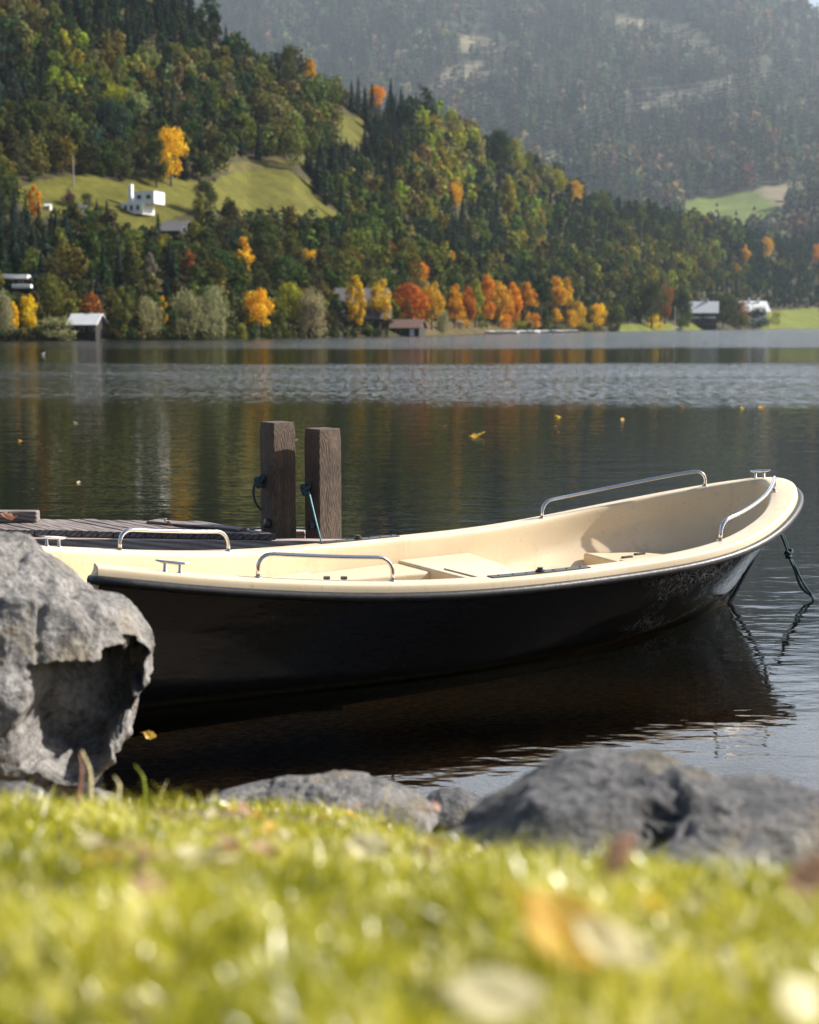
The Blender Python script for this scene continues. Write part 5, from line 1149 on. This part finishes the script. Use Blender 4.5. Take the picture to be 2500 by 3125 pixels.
# moored boats of the small marina: one built, the rest copies
def small_boat(label, group=None, hullmat=None, cover=None):
    root = empty('moored_boat'); tag(root, label, 'boat', group); n = 11; b = MB()
    for k in range(n):
        t = k/(n-1); w_ = .75*(1-t**3)**.6*(.8+.2*min(1, t*4)); z1 = .55+.22*t*t
        b.v += [(t*4-2, -w_, z1), (t*4-2, -w_*.8, -.12), (t*4-2, w_*.8, -.12), (t*4-2, w_, z1)]
    b.f += [(k*4+j, k*4+j+1, k*4+5+j, k*4+4+j) for k in range(n-1) for j in range(3)]+[(0, 3, 2, 1)]
    b.build('hull', hullmat or M_WHITE, root, smooth=True)
    c = MB()
    for k in range(n):
        t = k/(n-1); w_ = .74*(1-t**3)**.6*(.8+.2*min(1, t*4)); z1 = .56+.22*t*t; pk = .32*math.sin(math.pi*min(1, .1+.9*t))
        c.v += [(t*4-2, -w_, z1), (t*4-2, -w_*.4, z1+pk*.8), (t*4-2, 0, z1+pk), (t*4-2, w_*.4, z1+pk*.8), (t*4-2, w_, z1)]
    c.f += [(k*5+j, k*5+5+j, k*5+6+j, k*5+j+1) for k in range(n-1) for j in range(4)]+[(0, 1, 2, 3, 4)]
    c.build('cover', cover or M_ROOFP, root, smooth=True); return root
G_M = 'small boats moored along the marina bank'
fr = random.Random(9); src = small_boat('small white covered boat moored at the marina bank', G_M)
mx_ = [1500, 1522, 1545, 1566, 1590, 1614, 1638, 1662, 1682, 1706, 1728, 1752]
for i, px in enumerate(mx_):
    if i: 
        o = src.copy(); COL.objects.link(o)
        for ch in [c for c in src.children]: c2 = ch.copy(); COL.objects.link(c2); c2.parent = o
    else: o = src
    row = 1018.5-(px-1500)*.018; p = atz(px, row+fr.uniform(-.6, .6), 0); o.location = p; o.rotation_euler = (0, 0, fr.uniform(-.9, .9)+(math.pi if fr.random() < .5 else 0)); o.scale = (.8, .8, .8)
# sailboat
root = empty('sailboat', atz(2056, 1008.6, 0), .1); tag(root, 'white sailboat with bare mast moored off the right shore', 'sailboat'); s_ = root.location.y/F
b = MB(); n = 11
for k in range(n):
    t = k/(n-1); w_ = 1.1*(1-t**3)**.7; z1 = .8+.3*t*t; L_ = 54*s_
    b.v += [((t-.5)*L_, -w_, z1), ((t-.5)*L_*.94, -w_*.5, -.3), ((t-.5)*L_*.94, w_*.5, -.3), ((t-.5)*L_, w_, z1)]
b.f += [(k*4+j, k*4+j+1, k*4+5+j, k*4+4+j) for k in range(n-1) for j in range(3)]+[(0, 3, 2, 1)]+[(k*4+3, k*4+7, k*4+4, k*4) for k in range(n-1)]
b.build('hull', M_WHITE, root, smooth=True); MB().box((.2, 0, 1.15), (2.6, 1.2, .55)).build('cabin', M_WHITE, root, bevel=.1); MB().tube([(.4, 0, .8), (.4, 0, 70*s_)], .10, 8).build('mast', M_ROOFP, root); MB().tube([(.4, 0, 1.9), (-2.6, 0, 1.9)], .14, 8).build('boom', plain('pink_sail_cover', (.6, .2, .25), .8), root)
p = atz(2175, 1006.6, 0); mb = MB()
mb.tube([p+Vector((0, 0, -.2)), p+Vector((0, 0, .1)), p+Vector((0, 0, .4)), p+Vector((0, 0, .7)), p+Vector((0, 0, .85))], [.25, .42, .48, .36, .1], 12); tag(mb.build('buoy', plain('faded_red', (.6, .15, .12), .5), smooth=True), 'small faded red buoy floating right of the sailboat', 'buoy')
for px, row, lab in ((132, 1082, 'small white bird resting on the far water at the left'), ):
    p = atz(px, row, 0); root = empty('swimming_bird', p, .4); root.scale = (.5, .5, .5); tag(root, lab, 'bird'); b = MB()
    b.tube([(-.22, 0, .12), (-.15, 0, .10), (-.02, 0, .10), (.10, 0, .11), (.17, 0, .17), (.19, 0, .25), (.22, 0, .31), (.27, 0, .31), (.33, 0, .295)], [.01, .06, .095, .075, .04, .026, .034, .026, .006], 10); b.build('body', M_WHITE, root, smooth=True)
# power line across the mountain flank
PN = [[(1560, 440), (1915, 275), (2226, 240), (2420, 195)], [(1567, 446), (1915, 296), (2226, 254), (2420, 209)], [(1573, 452), (1915, 303), (2226, 263), (2420, 218)], [(1580, 459), (1915, 318), (2226, 275), (2420, 229)], [(1588, 466), (1915, 330), (2226, 285), (2420, 240)], [(1596, 474), (1915, 338), (2226, 294), (2420, 250)]]
for i, nd in enumerate(PN):
    pts = []
    for (a, b_) in zip(nd[:-1], nd[1:]):
        for k in range(9):
            t = k/8; pts.append(at(a[0]+(b_[0]-a[0])*t, a[1]+(b_[1]-a[1])*t+9*4*t*(1-t)*.5, 1500))
    tag(MB().tube(pts, .075, 4).build('power_cable', plain('bright_aluminium', (.7, .7, .72), .5) if i == 0 else bpy.data.materials['bright_aluminium']), 'thin pale power cable crossing the far mountain forest', 'cable', 'power cables crossing the mountain')
for px, r0, r1, lab in ((1915, 262, 372, 'thin lattice mast carrying the power cables, nearer the middle'), (2226, 228, 330, 'thin lattice mast carrying the power cables, further right')):
    a, b_ = at(px, r0, 1501), at(px, r1, 1501); b_.z = min(b_.z, a.z-30); g_ = MB(); rm = bpy.data.materials['bright_aluminium']
    for sx_ in (-1, 1):
        for sy_ in (-1, 1): g_.tube([b_+Vector((sx_*1.6, sy_*1.6, 0)), a+Vector((sx_*.2, sy_*.2, 0))], .035, 4)
    hh_ = a.z-b_.z
    for k in range(9):
        t = k/9; t2 = (k+1)/9; w1, w2 = 1.6-1.4*t, 1.6-1.4*t2; g_.tube([b_+Vector((-w1, -w1, hh_*t)), b_+Vector((w2, -w2, hh_*t2))], .025, 4)
    tag(g_.build('power_mast', rm), lab, 'mast')
